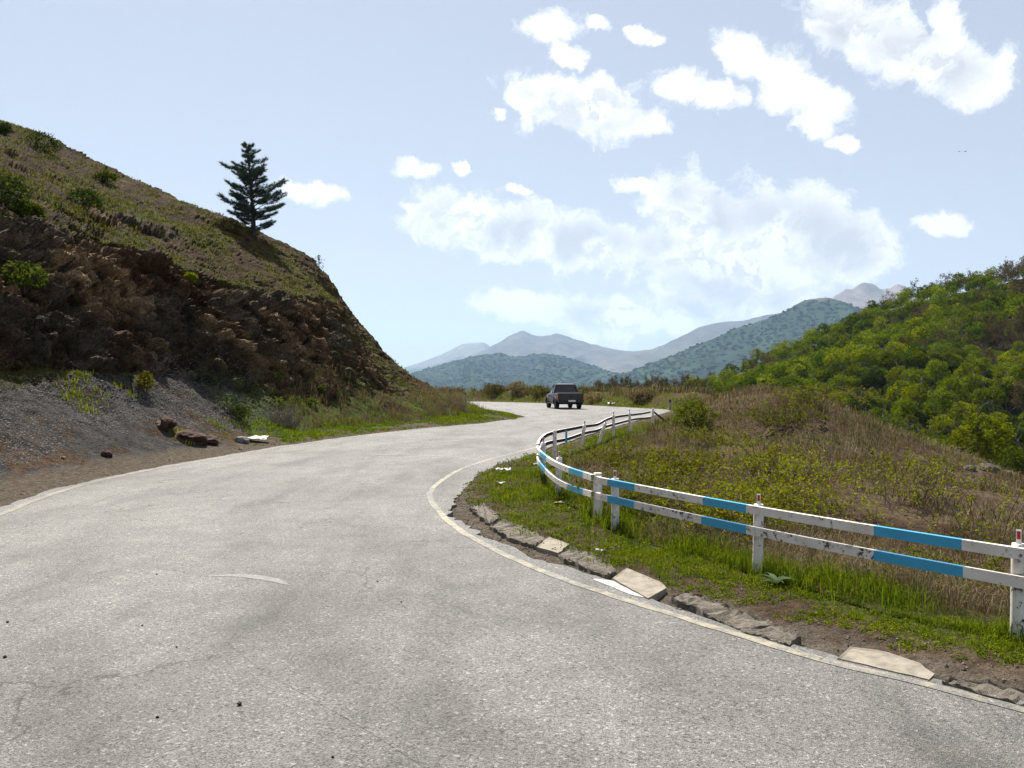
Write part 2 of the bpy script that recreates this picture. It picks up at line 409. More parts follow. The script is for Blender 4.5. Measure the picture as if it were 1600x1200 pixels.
# ------------------------------------------------------------------ materials of the setting
def asphalt_nodes(m):
    v = m.voro(125); sp = m.n('ShaderNodeSeparateColor'); m.put(sp.inputs[0], v.outputs['Color'])
    chip = m.remap(sp.outputs[0], 0, 1, .42, 1.55, False)
    v2 = m.voro(58); sp2 = m.n('ShaderNodeSeparateColor'); m.put(sp2.inputs[0], v2.outputs['Color'])
    chip2 = m.math('MULTIPLY', m.remap(sp2.outputs[1], .86, .97, 1, 1.75), m.remap(sp2.outputs[0], .03, .12, .45, 1))
    big = m.remap(m.noise(.32, 5, .6), .3, .7, .78, 1.18)
    mid = m.remap(m.noise(2.3, 5, .65), .28, .72, .86, 1.12)
    # wheel tracks: patches drawn out along the road
    mp = m.n('ShaderNodeMapping'); m.put(mp.inputs[0], m.co); mp.inputs[2].default_value = (0, 0, R(25)); mp.inputs[3].default_value = (1.1, .16, 1)
    trk = m.remap(m.noise(1.0, 4, .6, mp.outputs[0]), .48, .72, 1.06, .66)
    # hairline cracks
    wv = m.n('ShaderNodeVectorMath', operation='ADD'); m.put(wv.inputs[0], m.co)
    wob = m.n('ShaderNodeVectorMath', operation='SCALE'); m.put(wob.inputs[0], m.noise(1.6, 5, .6, color=True)); wob.inputs['Scale'].default_value = 1.1
    m.put(wv.inputs[1], wob.outputs[0])
    cr = m.remap(m.voro(.42, 'DISTANCE_TO_EDGE', wv.outputs[0]).outputs[0], .002, .009, .4, 1)
    crm = m.remap(m.noise(.5, 3), .44, .58, 0, 1)
    crack = m.math('ADD', m.math('MULTIPLY', cr, crm), m.math('SUBTRACT', 1.0, crm))
    tot = chip
    for q in (chip2, big, mid, trk, crack): tot = m.math('MULTIPLY', tot, q)
    col = m.mix(1.0, (.123, .1185, .1125), m.grey(tot), 'MULTIPLY')
    col = m.mix(m.remap(m.noise(.75, 5, .7), .55, .75, 0, .5), col, m.mix(1.0, (.128, .120, .107), m.grey(chip), 'MULTIPLY'))
    h = m.math('ADD', m.math('MULTIPLY', v.outputs[0], 1.0), m.math('MULTIPLY', m.noise(30, 3), .8))
    return col, h
m = Mat('asphalt'); c, h = asphalt_nodes(m); m.set(color=c, rough=.72, spec=.45); m.bump(h, .8, .009); ASPHALT = m.m
m = Mat('old_edge_paint'); c, h = asphalt_nodes(m)
wear = m.math('ADD', m.noise(7, 6, .7), m.math('MULTIPLY', m.noise(.5, 2), .55))
m.set(color=m.mix(m.remap(wear, .54, .90), (.28, .245, .165), c), rough=.7); m.bump(h, .4, .005); EDGE_PAINT = m.m
m = Mat('sanded_edge_paint'); c, h = asphalt_nodes(m)
wear = m.math('ADD', m.noise(5, 6, .7), m.math('MULTIPLY', m.noise(.4, 2), .6))
m.set(color=m.mix(m.remap(wear, .52, .92), (.24, .205, .15), c), rough=.8); m.bump(h, .4, .005); EDGE_FADED = m.m
m = Mat('white_scuff'); c, h = asphalt_nodes(m)
m.set(color=m.mix(m.remap(m.noise(9, 6, .7), .36, .56), (.136, .134, .13), c), rough=.7); m.bump(h, .4, .005); SCUFF = m.m

m = Mat('earth')                                                    # colour from the zones of the ground
c = m.mix(1.0, m.attr(), m.grey(m.math('MULTIPLY', m.remap(m.noise(9, 6, .7), .25, .75, .55, 1.45), m.remap(m.noise(55, 4, .7), .25, .75, .6, 1.4))), 'MULTIPLY')
m.set(color=c, rough=.95, spec=0); m.bump(m.math('ADD', m.noise(14, 6, .75), m.math('MULTIPLY', m.noise(60, 3), .4)), .9, .06); EARTH = m.m
m = Mat('rock_and_turf')
c = m.mix(1.0, m.attr(), m.grey(m.math('MULTIPLY', m.remap(m.noise(2.2, 8, .75), .28, .72, .5, 1.5), m.remap(m.noise(14, 7, .8), .3, .7, .35, 1.75))), 'MULTIPLY')
m.set(color=c, rough=.92, spec=.04); m.bump(m.math('ADD', m.noise(3.5, 8, .75), m.math('MULTIPLY', m.noise(18, 5, .7), .5)), 1.0, .22); HILL = m.m
GRASS = leafy('grass_blades', trans=.4, var=.0)
STRAW = leafy('dry_straw', trans=.2, var=.0)
LEAF = leafy('leaves', trans=.42, var=.28)
TWIG = plain('twig_bark', (.14, .10, .075), .9, .4, 14)
BARK = plain('bark', (.12, .095, .075), .9, .4, 9, bump=.01)

# ------------------------------------------------------------------ ground sheet and the hill, one height function
def surface(x, y):
    dl, sl, dr, on = ground_zones(x, y)
    left = (~on) & (dl < dr) & (x < 1.5)
    right = (~on) & ~left
    rr = np.hypot(x, y); p = np.stack([x, y, 0 * x], 1)
    h = np.full(len(x), -.06)
    n1 = fbm(p * .9, 4, 31)
    hl = hill_height(dl, sl, x, y) - .06 * (1 - sstep(.3, 1.0, dl)) + n1 * .10 * sstep(.6, 2.5, dl)
    far = sstep(100, 160, rr)
    t = tps_eval(RIGHT_FIT, x, y)
    t = t * (1 - far) + far * (-24 - 10 * sstep(300, 1500, rr))
    w = sstep(.7, 2.6, dr)
    hr = -.06 * (1 - sstep(.15, .6, dr)) + w * (t + n1 * .16 + fbm(p * .3, 3, 77) * .25 * sstep(2.5, 6, dr)) + .015 * sstep(.5, .9, dr)
    h = np.where(left, hl * (1 - sstep(95, 140, rr)) + far * -24, h); h = np.where(right, hr, h)
    return h, dl, sl, dr, on, left

def zat(x, y):
    a = surface(np.array([float(x)]), np.array([float(y)])); return float(a[0][0])

th = np.concatenate([np.linspace(-105, -40, 50, endpoint=False), np.linspace(-40, -33, 25, endpoint=False), np.linspace(-33, 1.5, 640, endpoint=False),
                     np.linspace(1.5, 34, 270, endpoint=False), np.linspace(34, 100, 60)])
th = np.radians(th); NR = 430; fine_r = np.exp(np.linspace(math.log(2.0), math.log(19000), 1500))
samp = np.unique(np.concatenate([np.arange(0, len(th), 6), [len(th) - 1]])); rows = []
for k in samp:                                   # more rows where the ground rises steeply towards the viewer
    x = fine_r * math.sin(th[k]); y = fine_r * math.cos(th[k])
    sf = surface(x, y); h = sf[0]; wgt = np.where(sf[5] & (sf[1] > 1.8) & (fine_r < 70), 4.0, np.where(sf[4], .25, .8))[1:]
    e = np.arctan2(h - 1.8, fine_r)
    q = (np.abs(np.diff(e)) + np.diff(np.log(fine_r)) * .05) * wgt
    cum = np.concatenate([[0], np.cumsum(q)]); cum /= cum[-1]
    rows.append(np.interp(np.linspace(0, 1, NR), cum, fine_r))
rows = np.array(rows)
# smooth the row spacing between columns so that the net stays even
for _ in range(3): rows[1:-1] = (rows[:-2] + 2 * rows[1:-1] + rows[2:]) / 4
RR = np.stack([np.interp(np.arange(len(th)), samp, rows[:, j]) for j in range(NR)], 1)      # columns x rows
X = (RR * np.sin(th)[:, None]).ravel(); Y = (RR * np.cos(th)[:, None]).ravel()
Z, DL, SL, DRT, ON, LEFT = surface(X, Y)
NC = len(th)
# rock faces: push the steep parts out along their normal in slanted ribs and broken blocks
G = np.stack([X, Y, Z], 1).reshape(NC, NR, 3)
du = np.gradient(G, axis=0); dv = np.gradient(G, axis=1); nrm = np.cross(dv, du); nrm /= np.linalg.norm(nrm, axis=2, keepdims=True) + 1e-9
nrm *= np.sign(nrm[:, :, 2:3] + 1e-9)
steep = 1 - nrm[:, :, 2].ravel()
near = np.hypot(X, Y) < 90
rockm = LEFT & near & (DL > 2.2)
ri = np.where(rockm)[0]
P = np.stack([X[ri], Y[ri], Z[ri]], 1)
# ribs run down to the right: measure along the face, and across the slanted beds
al = P[:, 0] * .36 + P[:, 1] * .93; ac = P[:, 0] * .93 - P[:, 1] * .36
bed = P[:, 2] + .72 * al; run = al - .72 * P[:, 2]
beds = np.stack([bed, run, ac], 1)
wq = fbm(P * .6, 3, 3)[:, None] * .45
w1, w2, wid = worley(beds * np.array([.62, .30, .45]) + wq, 40)
v1, v2, vid = worley(beds * np.array([1.9, .85, 1.2]) + wq * 2, 60)
u1, u2, uid = worley(beds * np.array([5.2, 2.6, 3.4]) + wq * 3, 70)
rid = fbm(beds * np.array([1.7, .38, .8]), 5, 8, ridged=True, gain=.6)
fin = fbm(beds * np.array([6.5, 3.2, 4.5]), 4, 21, .65)
rk = np.clip(sstep(.20, .42, steep[ri]), 0, 1) * sstep(2.6, 4.8, DL[ri])
rk = rk * (1 - .75 * sstep(53, 60, SL[ri]))
rk = np.maximum(rk, sstep(.22, .5, fbm(P * .35, 4, 91)) * .45 * sstep(5, 8, DL[ri]))        # odd outcrops in the turf above
disp = rk * ((wid - .5) * .85 + (vid - .5) * .70 + (uid - .5) * .38 + rid * .30 + fin * .16 - .25 * np.exp(-((v2 - v1) / .07)**2) - .55 * np.exp(-((w2 - w1) / .10)**2))
disp = disp * (1 - .45 * sstep(50, 58, SL[ri]))
od = np.hypot((P[:, 0] / P[:, 1] * FPX + 650) * P[:, 1] / FPX / 1.2, (P[:, 2] - (1.8 + 160 * P[:, 1] / FPX)) / .55)
disp += .85 * np.exp(-od**2) * (P[:, 1] < 36)                       # a pale ledge that stands out into the sun
# clods and hummocks of the turf, drawn out along the slope
hum = fbm(np.stack([al * 1.5 + P[:, 2] * .9, ac * 2.6, P[:, 2] * 1.2], 1), 4, 14, .6)
disp += (1 - rk) * (hum * .15 + fbm(P * 5.5, 3, 15) * .08) * sstep(2.4, 5, DL[ri])
# small ledges that give the crest an uneven line
disp += .12 * np.maximum(fbm(P * .8, 4, 55), 0) * sstep(7, 10, DL[ri])
nr = nrm.reshape(-1, 3)[ri]
side = nr.copy(); side[:, 2] *= .75
X[ri] += side[:, 0] * disp; Y[ri] += side[:, 1] * disp; Z[ri] += side[:, 2] * disp
RK = np.zeros(len(X)); RK[ri] = rk
WID = np.zeros(len(X)); WID[ri] = wid
VID = np.zeros(len(X)); VID[ri] = vid

# colours of the ground itself
def lerp(a, b, t): return a + (np.array(b) - a) * t[:, None]
P3 = np.stack([X, Y, Z], 1)
nA = fbm(P3 * .35, 4, 101); nB = fbm(P3 * 1.3, 4, 111); nC = fbm(P3 * 4, 3, 121); nD = fbm(P3 * .12, 3, 131)
C = np.tile(np.array([.105, .075, .055]), (len(X), 1))               # bare soil
# right bank: litter of dry grass, green by the road
C = lerp(C, (.16, .12, .08), sstep(-.2, .4, nB) * (~LEFT))
gz = (~LEFT) * sstep(.7, 1.3, DRT + nB * .5) * (1 - sstep(2.0, 3.6, DRT + nA * 1.2)); C = lerp(C, (.075, .09, .022), gz * sstep(-.6, .2, nB + nC * .4) * .85)
C = lerp(C, (.075, .085, .03), (~LEFT) * sstep(.25, .6, nA) * sstep(2, 4, DRT) * .6)
C = lerp(C, (.085, .05, .035), (~LEFT) * sstep(.1, .5, -nA) * sstep(2, 4, DRT) * .8)
C = lerp(C, (.16, .135, .11), (~LEFT) * (1 - sstep(.4, .75, DRT + nC * .3)))                 # sandy grit in the gutter
C = lerp(C, (.06, .085, .035), sstep(112, 150, np.hypot(X, Y)))
# left hill: olive turf over brown earth
up = LEFT & (DL > 1.4)
turf = sstep(-.35, .25, nB * .8 + nA * .7 + nC * .25)
hillc = lerp(np.tile(np.array([.080, .052, .028]), (len(X), 1)), (.108, .102, .028), turf)
hillc = lerp(hillc, (.09, .095, .03), sstep(.3, .6, nA + nC * .3) * .6)
rockc = lerp(np.tile(np.array([.098, .058, .034]), (len(X), 1)), (.36, .24, .145), sstep(.3, .9, VID))
rockc = lerp(rockc, (.155, .122, .088), sstep(.55, .8, WID)); rockc = lerp(rockc, (.14, .074, .042), sstep(.1, .5, nA) * .8)
ochd = np.hypot((X / np.maximum(Y, 1) * FPX + 800 - 150) * Y / FPX / 1.5, (Z - (1.8 + 166 * Y / FPX) + .45 * (X / np.maximum(Y, 1) * FPX + 650) * Y / FPX) / .6); och = np.exp(-ochd**2) * (Y > 20) * (Y < 36)
rockc = lerp(rockc, (.50, .34, .20), np.clip(och * 2.2 * sstep(-.2, .3, nC + nB), 0, 1))
hillc = lerp(hillc, np.zeros(3), np.zeros(len(X))) if False else hillc + (rockc - hillc) * np.clip(RK * 1.25, 0, 1)[:, None]
hillc = lerp(hillc, (.58, .40, .23), np.clip(och * 2.2 * sstep(-.6, 0, nC + nB) - .2, 0, 1))
apron = (1 - sstep(46, 52, SL + nA * 3)) * (1 - sstep(4.3, 5.2, DL + nB * .6))
hillc = lerp(hillc, (.105, .098, .094), apron * sstep(-.75, -.3, nB))
soil = (1 - sstep(2.6, 3.6, DL + nB)) * apron
hillc = lerp(hillc, (.13, .085, .055), soil * sstep(-.1, .3, nC + nA))
vg = (SL > 47) * (1 - sstep(3.6, 5.4, DL + nB)) * sstep(.9, 1.4, DL); hillc = lerp(hillc, (.10, .14, .03), vg * sstep(-.4, .2, nB))
C = np.where(up[:, None], hillc, C)
sh = LEFT * (1 - sstep(1.2, 1.9, DL + nB * .4)); C = lerp(C, (.15, .125, .10), sh * 1.0)
C = np.clip(C, 0.01, 1)

q = np.arange(NC * NR).reshape(NC, NR)
quads = np.stack([q[:-1, :-1], q[1:, :-1], q[1:, 1:], q[:-1, 1:]], -1).reshape(-1, 4)
hm = (LEFT & (DL > 1.5) & (np.hypot(X, Y) < 120))[quads].all(1)
def part_mesh(name, sel, mat, smooth):
    Q = quads[sel]; u, inv = np.unique(Q, return_inverse=True)
    return obj_np(name, P3[u], [inv.reshape(-1, 4)], mat, col=C[u], smooth=smooth)
tag(part_mesh('ground', ~hm, EARTH, True), kind='structure', label='earth ground with verges, dry bank and valley floor')
tag(part_mesh('hillside', hm, HILL, False), kind='structure', label='brown rocky cut bank and olive turf hill left of the road')

# ------------------------------------------------------------------ the road sheet and its paint
def offset(line, d):
    t = np.gradient(line, axis=0); t /= np.linalg.norm(t, axis=1, keepdims=True)
    return line + np.stack([-t[:, 1], t[:, 0]], 1) * (d if np.isscalar(d) else np.asarray(d)[:, None])
def resample(line, step):
    s = np.concatenate([[0], np.cumsum(np.hypot(*np.diff(line, axis=0).T))]); n = max(int(s[-1] / step), 4)
    t = np.linspace(0, s[-1], n); return np.stack([np.interp(t, s, line[:, i]) for i in (0, 1)], 1), t
Le, ls = resample(LEFT_EDGE[3:], .12); Re, rs = resample(RIGHT_EDGE[1:], .12)
z3 = lambda a: np.stack([a[:, 0], a[:, 1], 0 * a[:, 0]], 1)
le = offset(Le, .22 + .10 * fbm(z3(Le) * 1.1, 3, 5) + .06 * fbm(z3(Le) * 6, 3, 6))
# broken away on the inside of the bend, whole elsewhere
brk = np.exp(-((Re[:, 1] - 10.5) / 2.2)**2) * (Re[:, 0] < 4)
re_ = offset(Re, -(.14 + .22 * sstep(6.6, 7.8, Re[:, 1]) + .22 * sstep(12, 15, Re[:, 1]) * (1 - sstep(20, 26, Re[:, 1])) - .26 * brk + .10 * fbm(z3(Re) * 1.3, 3, 15) + (.05 + .10 * brk) * fbm(z3(Re) * 7, 3, 16)))
ring = np.vstack([le, re_[::-1]])
bm = bmesh.new(); vs = [bm.verts.new((a, b, 0)) for a, b in ring]; es = [bm.edges.new((vs[i], vs[(i + 1) % len(vs)])) for i in range(len(vs))]
bmesh.ops.triangle_fill(bm, use_beauty=True, use_dissolve=False, edges=es, normal=(0, 0, 1))
for f in bm.faces:
    if f.normal.z < 0: f.normal_flip()
ext = bmesh.ops.extrude_edge_only(bm, edges=[e for e in bm.edges if e.is_boundary])
for v in ext['geom']:
    if isinstance(v, bmesh.types.BMVert): v.co.z = -.09
me = bpy.data.meshes.new('road'); bm.to_mesh(me); bm.free(); me.materials.append(ASPHALT)
tag(link(bpy.data.objects.new('road', me)), kind='structure', label='worn pale grey asphalt road winding into the hills')
def ribbon(name, line, w, z, mat, label, wv=.0):
    t = fbm(z3(line) * 3, 3, 44) * wv
    a = offset(line, w / 2 + t); b = offset(line, -w / 2 + t * .5); n = len(line)
    V = np.vstack([np.c_[a, np.full(n, z)], np.c_[b, np.full(n, z)]]); i = np.arange(n - 1)
    o = obj_np(name, V, [np.stack([i + n, i + n + 1, i + 1, i], 1)], mat); tag(o, label, kind='structure'); return o
ribbon('edge_line', Le[(Le[:, 1] > -1)], .13, .004, EDGE_FADED, 'faded cream edge line on the hill side of the road', .02)
ribbon('edge_line', Re[(rs < 62)], .095, .004, EDGE_PAINT, 'faded cream edge line on the guardrail side of the road', .02)
def scuff(pix, w, label):
    pts = catmull([gp(*p)[:2] for p in pix], 10); n = len(pts)
    ww = w * np.sin(np.linspace(.05, 3.09, n))**.7
    a = offset(pts, ww / 2); b = offset(pts, -ww / 2); i = np.arange(n - 1)
    V = np.vstack([np.c_[a, np.full(n, .004)], np.c_[b, np.full(n, .004)]])
    tag(obj_np('paint_mark', V, [np.stack([i + n, i + n + 1, i + 1, i], 1)], SCUFF), label, kind='structure')
scuff([(322, 900), (380, 900), (425, 906), (450, 914)], .13, 'pale worn scuff on the near asphalt')
scuff([(575, 712), (605, 710), (640, 709)], .28, 'short pale worn centre mark before the bend')
scuff([(655, 690), (700, 690), (730, 686)], .28, 'short pale worn centre mark further along')
SCUFF = plain('white_paint_old', (.55, .53, .5), .7, .15, 9)
scuff([(928, 905), (965, 914), (1000, 928), (1012, 934)], .2, 'white painted patch beside the concrete slab')

# worn wheel tracks: darker, polished bands that follow the lanes
m = Mat('worn_wheel_track'); c, h = asphalt_nodes(m); msk = m.n('ShaderNodeSeparateColor'); m.put(msk.inputs[0], m.attr())
mp = m.n('ShaderNodeMapping'); m.put(mp.inputs[0], m.co); mp.inputs[3].default_value = (1, .45, 1)
f = m.math('MULTIPLY', m.math('MULTIPLY', msk.outputs[0], 1 / K), m.remap(m.noise(.9, 5, .65, mp.outputs[0]), .36, .62, 0, 1))
m.set(color=m.mix(f, c, m.mix(1.0, c, (.70, .69, .68), 'MULTIPLY')), rough=.7, spec=.45); m.bump(h, .8, .009); TRACK = m.m
sel = (rs < 72); base_line = Re[sel][::2]
for k, (d, w, z) in enumerate([(1.0, .8, .0012), (2.5, .85, .0014), (4.1, .9, .0016), (5.6, .85, .0018)]):
    n = len(base_line); prof = [0, .7, 1, .7, 0]; rows_ = []
    wv = fbm(z3(base_line) * .25, 2, 70 + k) * .25
    for j, t in enumerate((-.5, -.25, 0, .25, .5)): rows_.append(np.c_[offset(base_line, d + t * w + wv), np.full(n, z)])
    V = np.vstack(rows_); i = np.arange(n - 1)
    F = np.vstack([np.stack([(j + 1) * n + i, j * n + i, j * n + i + 1, (j + 1) * n + i + 1], 1) for j in range(4)])
    o = obj_np('wheel_track', V, [F], TRACK, col=np.repeat(np.array(prof), n)[:, None] * np.ones((1, 3)))
    tag(o, 'darker worn wheel track along the asphalt', kind='structure')
# ------------------------------------------------------------------ far mountains
m = Mat('far_slope')
c = m.mix(1.0, m.attr(), m.grey(m.remap(m.noise(.008, 8, .65), .3, .7, .75, 1.25)), 'MULTIPLY')
m.set(color=c, rough=1, spec=0); FAR = m.m
FOREST_FAR = leafy('far_foliage', trans=.15, var=0)

def mountain(name, label, ridge, Zr, front, back, base, amp, seed, low, high, treeline, nu=170, nv=90, spur=.8, jag=.035):
    rp = catmull(ridge, 8); order = np.argsort(rp[:, 0]); rp = rp[order]
    px = np.linspace(rp[0, 0], rp[-1, 0], nu); py = np.interp(px, rp[:, 0], rp[:, 1])
    Xr = (px - 800) * Zr / FPX; zr = 1.8 + (600 - py) * Zr / FPX
    zr = zr + fbm(np.stack([Xr * .012, 0 * Xr, 0 * Xr], 1), 4, seed) * amp * jag
    v = np.concatenate([np.linspace(-1, 0, nv, endpoint=False), np.linspace(0, 1, nv // 3)])
    U, Vv = np.meshgrid(np.arange(nu), v, indexing='ij')
    Xg = Xr[U]; a = np.abs(Vv); Yg = Zr + np.where(Vv < 0, Vv * front, Vv * back)
    prof = np.where(Vv < 0, (1 - a)**1.15, (1 - a))
    p = np.stack([Xg.ravel() / front, Yg.ravel() / front * .45, 0 * Xg.ravel()], 1)
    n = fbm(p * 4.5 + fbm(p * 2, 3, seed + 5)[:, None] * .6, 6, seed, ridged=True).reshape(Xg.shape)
    hz = np.maximum(zr[U] - base, 4)
    zz = base + hz * prof + (n - .55) * amp * np.minimum(a * 2.2, 1) * np.minimum((1 - a) * 3, 1) * (hz / hz.max())**.7 * spur
    V = np.stack([Xg.ravel(), Yg.ravel(), zz.ravel()], 1)
    q = np.arange(nu * len(v)).reshape(nu, len(v)); Q = np.stack([q[:-1, :-1], q[1:, :-1], q[1:, 1:], q[:-1, 1:]], -1).reshape(-1, 4)
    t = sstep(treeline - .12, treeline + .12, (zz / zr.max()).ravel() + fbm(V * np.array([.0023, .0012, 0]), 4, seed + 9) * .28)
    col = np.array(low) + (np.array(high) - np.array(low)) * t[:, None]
    nn = np.clip(n.ravel() * .8 + .35, -1, 1); col = col * (1 + .38 * nn)[:, None] * np.array([1, 1, 1]) * (1 + .45 * fbm(V * .0045, 5, seed + 3))[:, None]  # gullies darker, spurs lighter: relief shading put into the colour, plus vegetation patches
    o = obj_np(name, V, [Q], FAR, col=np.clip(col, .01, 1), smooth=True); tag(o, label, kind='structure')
    return V, t
GRN, TAN = (.04, .06, .04), (.115, .102, .085)
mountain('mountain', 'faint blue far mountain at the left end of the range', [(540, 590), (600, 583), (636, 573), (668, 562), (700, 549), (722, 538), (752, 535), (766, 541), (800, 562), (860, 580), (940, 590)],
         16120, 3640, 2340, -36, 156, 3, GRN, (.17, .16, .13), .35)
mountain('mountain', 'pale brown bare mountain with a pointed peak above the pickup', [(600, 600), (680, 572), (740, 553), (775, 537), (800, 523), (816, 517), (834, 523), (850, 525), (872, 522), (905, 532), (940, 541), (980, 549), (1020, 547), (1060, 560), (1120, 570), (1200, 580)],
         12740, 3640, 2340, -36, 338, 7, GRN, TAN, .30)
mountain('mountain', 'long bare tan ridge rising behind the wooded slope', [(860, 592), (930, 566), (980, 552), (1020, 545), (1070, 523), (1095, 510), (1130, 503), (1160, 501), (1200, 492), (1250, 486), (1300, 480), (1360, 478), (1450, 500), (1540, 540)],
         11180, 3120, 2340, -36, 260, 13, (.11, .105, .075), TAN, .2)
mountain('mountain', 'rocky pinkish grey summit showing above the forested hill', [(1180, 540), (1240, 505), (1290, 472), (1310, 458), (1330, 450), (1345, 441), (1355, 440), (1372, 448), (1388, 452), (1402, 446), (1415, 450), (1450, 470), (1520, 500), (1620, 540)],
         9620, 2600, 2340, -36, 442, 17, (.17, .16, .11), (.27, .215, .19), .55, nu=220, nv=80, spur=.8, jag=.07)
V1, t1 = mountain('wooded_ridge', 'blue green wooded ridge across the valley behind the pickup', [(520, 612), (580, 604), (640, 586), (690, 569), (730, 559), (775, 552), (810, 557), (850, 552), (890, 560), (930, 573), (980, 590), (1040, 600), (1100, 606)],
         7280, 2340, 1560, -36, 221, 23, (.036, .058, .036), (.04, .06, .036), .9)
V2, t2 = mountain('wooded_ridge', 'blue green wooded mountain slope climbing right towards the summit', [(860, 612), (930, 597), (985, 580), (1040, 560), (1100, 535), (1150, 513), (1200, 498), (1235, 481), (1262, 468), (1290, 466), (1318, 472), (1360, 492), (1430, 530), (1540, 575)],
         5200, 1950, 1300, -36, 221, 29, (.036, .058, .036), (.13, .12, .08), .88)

ICO_V = None
def ico():
    global ICO_V, ICO_F
    if ICO_V is None:
        b = bmesh.new(); bmesh.ops.create_icosphere(b, subdivisions=1, radius=1); b.verts.ensure_lookup_table()
        ICO_V = np.array([v.co[:] for v in b.verts]); ICO_F = np.array([[v.index for v in f.verts] for f in b.faces]); b.free()
    return ICO_V, ICO_F
def blobs(name, label, C, rad, cols, mat, squash=.85, jit=.28, kind='stuff'):
    v, f = ico(); n = len(C)
    J = 1 + RNG.normal(0, jit, (n, len(v), 1))
    S = rad[:, None, None] * (RNG.uniform(.8, 1.2, (n, 1, 3)) * np.array([1, 1, squash]))
    V = (C[:, None, :] + v[None] * J * S).reshape(-1, 3)
    F = (np.arange(n)[:, None, None] * len(v) + f[None]).reshape(-1, 3)
    o = obj_np(name, V, [F], mat, col=np.repeat(cols, len(v), 0), smooth=True); tag(o, label, kind=kind); return o
def wood(V, t, n, seed, name, label, size, keep):
    rng = np.random.default_rng(seed)
    c = V[rng.integers(0, len(V), n * 3)] + rng.normal(0, size * .8, (n * 3, 3)) * np.array([1, 1, .1])
    d = fbm(c * np.array([.002, .001, 0]), 4, seed + 1) + rng.normal(0, .12, len(c))
    c = c[(d > keep) & (c[:, 2] > -30)][:n]
    k = sstep(-.3, .3, fbm(c * np.array([.003, .0015, 0]), 4, seed + 7) * 1.3 + rng.normal(0, .14, len(c)))
    col = np.array([.03, .048, .026]) + (np.array([.06, .085, .03]) - np.array([.03, .048, .026])) * k[:, None]
    c[:, 2] -= size * .25; blobs(name, label, c, rng.uniform(.5, 1.25, len(c)) * size, col, FOREST_FAR, squash=.55)
wood(V1[(V1[:, 1] < 7350)], t1, 7000, 51, 'distant_wood', 'far trees covering the ridge behind the pickup', 16, -.7)
k2 = (V2[:, 1] < 5250) & (t2 < .55)
wood(V2[k2], t2, 7000, 53, 'distant_wood', 'far trees covering the slope below the summit', 13, -.7)

# ------------------------------------------------------------------ the forested hill on the right
HP = [(1000, 622, 300), (1050, 612, 300), (1100, 598, 305), (1150, 577, 310), (1200, 552, 315), (1250, 527, 320), (1300, 499, 325), (1340, 481, 330), (1400, 459, 325), (1450, 444, 320),
      (1500, 429, 315), (1550, 419, 310), (1600, 409, 300), (1720, 367, 300), (1900, 325, 290),
      (1000, 640, 225), (1100, 650, 190), (1200, 668, 160), (1300, 692, 136), (1400, 710, 120), (1500, 728, 110), (1600, 742, 103), (1750, 750, 95), (1950, 745, 90),
      (1190, 606, 215), (1290, 548, 240), (1290, 545, 272), (1400, 508, 258), (1400, 500, 285), (1500, 560, 190), (1600, 560, 185), (1450, 600, 175)]
hill_pts = [(*at(x, y, Zp)[:2], at(x, y, Zp)[2] - 6.5) for x, y, Zp in HP]
hill_pts += [(at(x, y, Zp)[0] * 1.35, Zp + 130, at(x, y, Zp)[2] - 32) for x, y, Zp in HP[:15:2]]
hill_pts += [(20, 260, -20), (20, 360, -22), (30, 200, -21), (45, 150, -22), (40, 460, -26), (70, 100, -20), (100, 60, -18), (200, 100, 5), (230, 200, 35)]
FFIT = tps_fit(hill_pts, .3)
gx, gy = np.meshgrid(np.linspace(15, 300, 130), np.linspace(60, 470, 170), indexing='ij')
fx, fy = gx.ravel(), gy.ravel()
def fheight(x, y):
    p = np.stack([x, y, 0 * x], 1)
    return tps_eval(FFIT, x, y) + fbm(p * .022, 4, 61) * 4.5
fz = fheight(fx, fy)
edge = np.minimum.reduce([(fx - 15) / 40, (fy - 60) / 30, (300 - fx) / 30, (470 - fy) / 60]); fz = fz - 40 * (1 - np.clip(edge, 0, 1))**2
q = np.arange(130 * 170).reshape(130, 170); Q = np.stack([q[:-1, :-1], q[1:, :-1], q[1:, 1:], q[:-1, 1:]], -1).reshape(-1, 4)
tag(obj_np('forest_hill', np.stack([fx, fy, fz], 1), [Q], EARTH, col=np.tile([.035, .032, .018], (len(fx), 1)) * (1 + .3 * fbm(np.stack([fx, fy, fz], 1) * .1, 3, 3))[:, None], smooth=True),
    'green hill floor under the forest on the right', kind='structure')

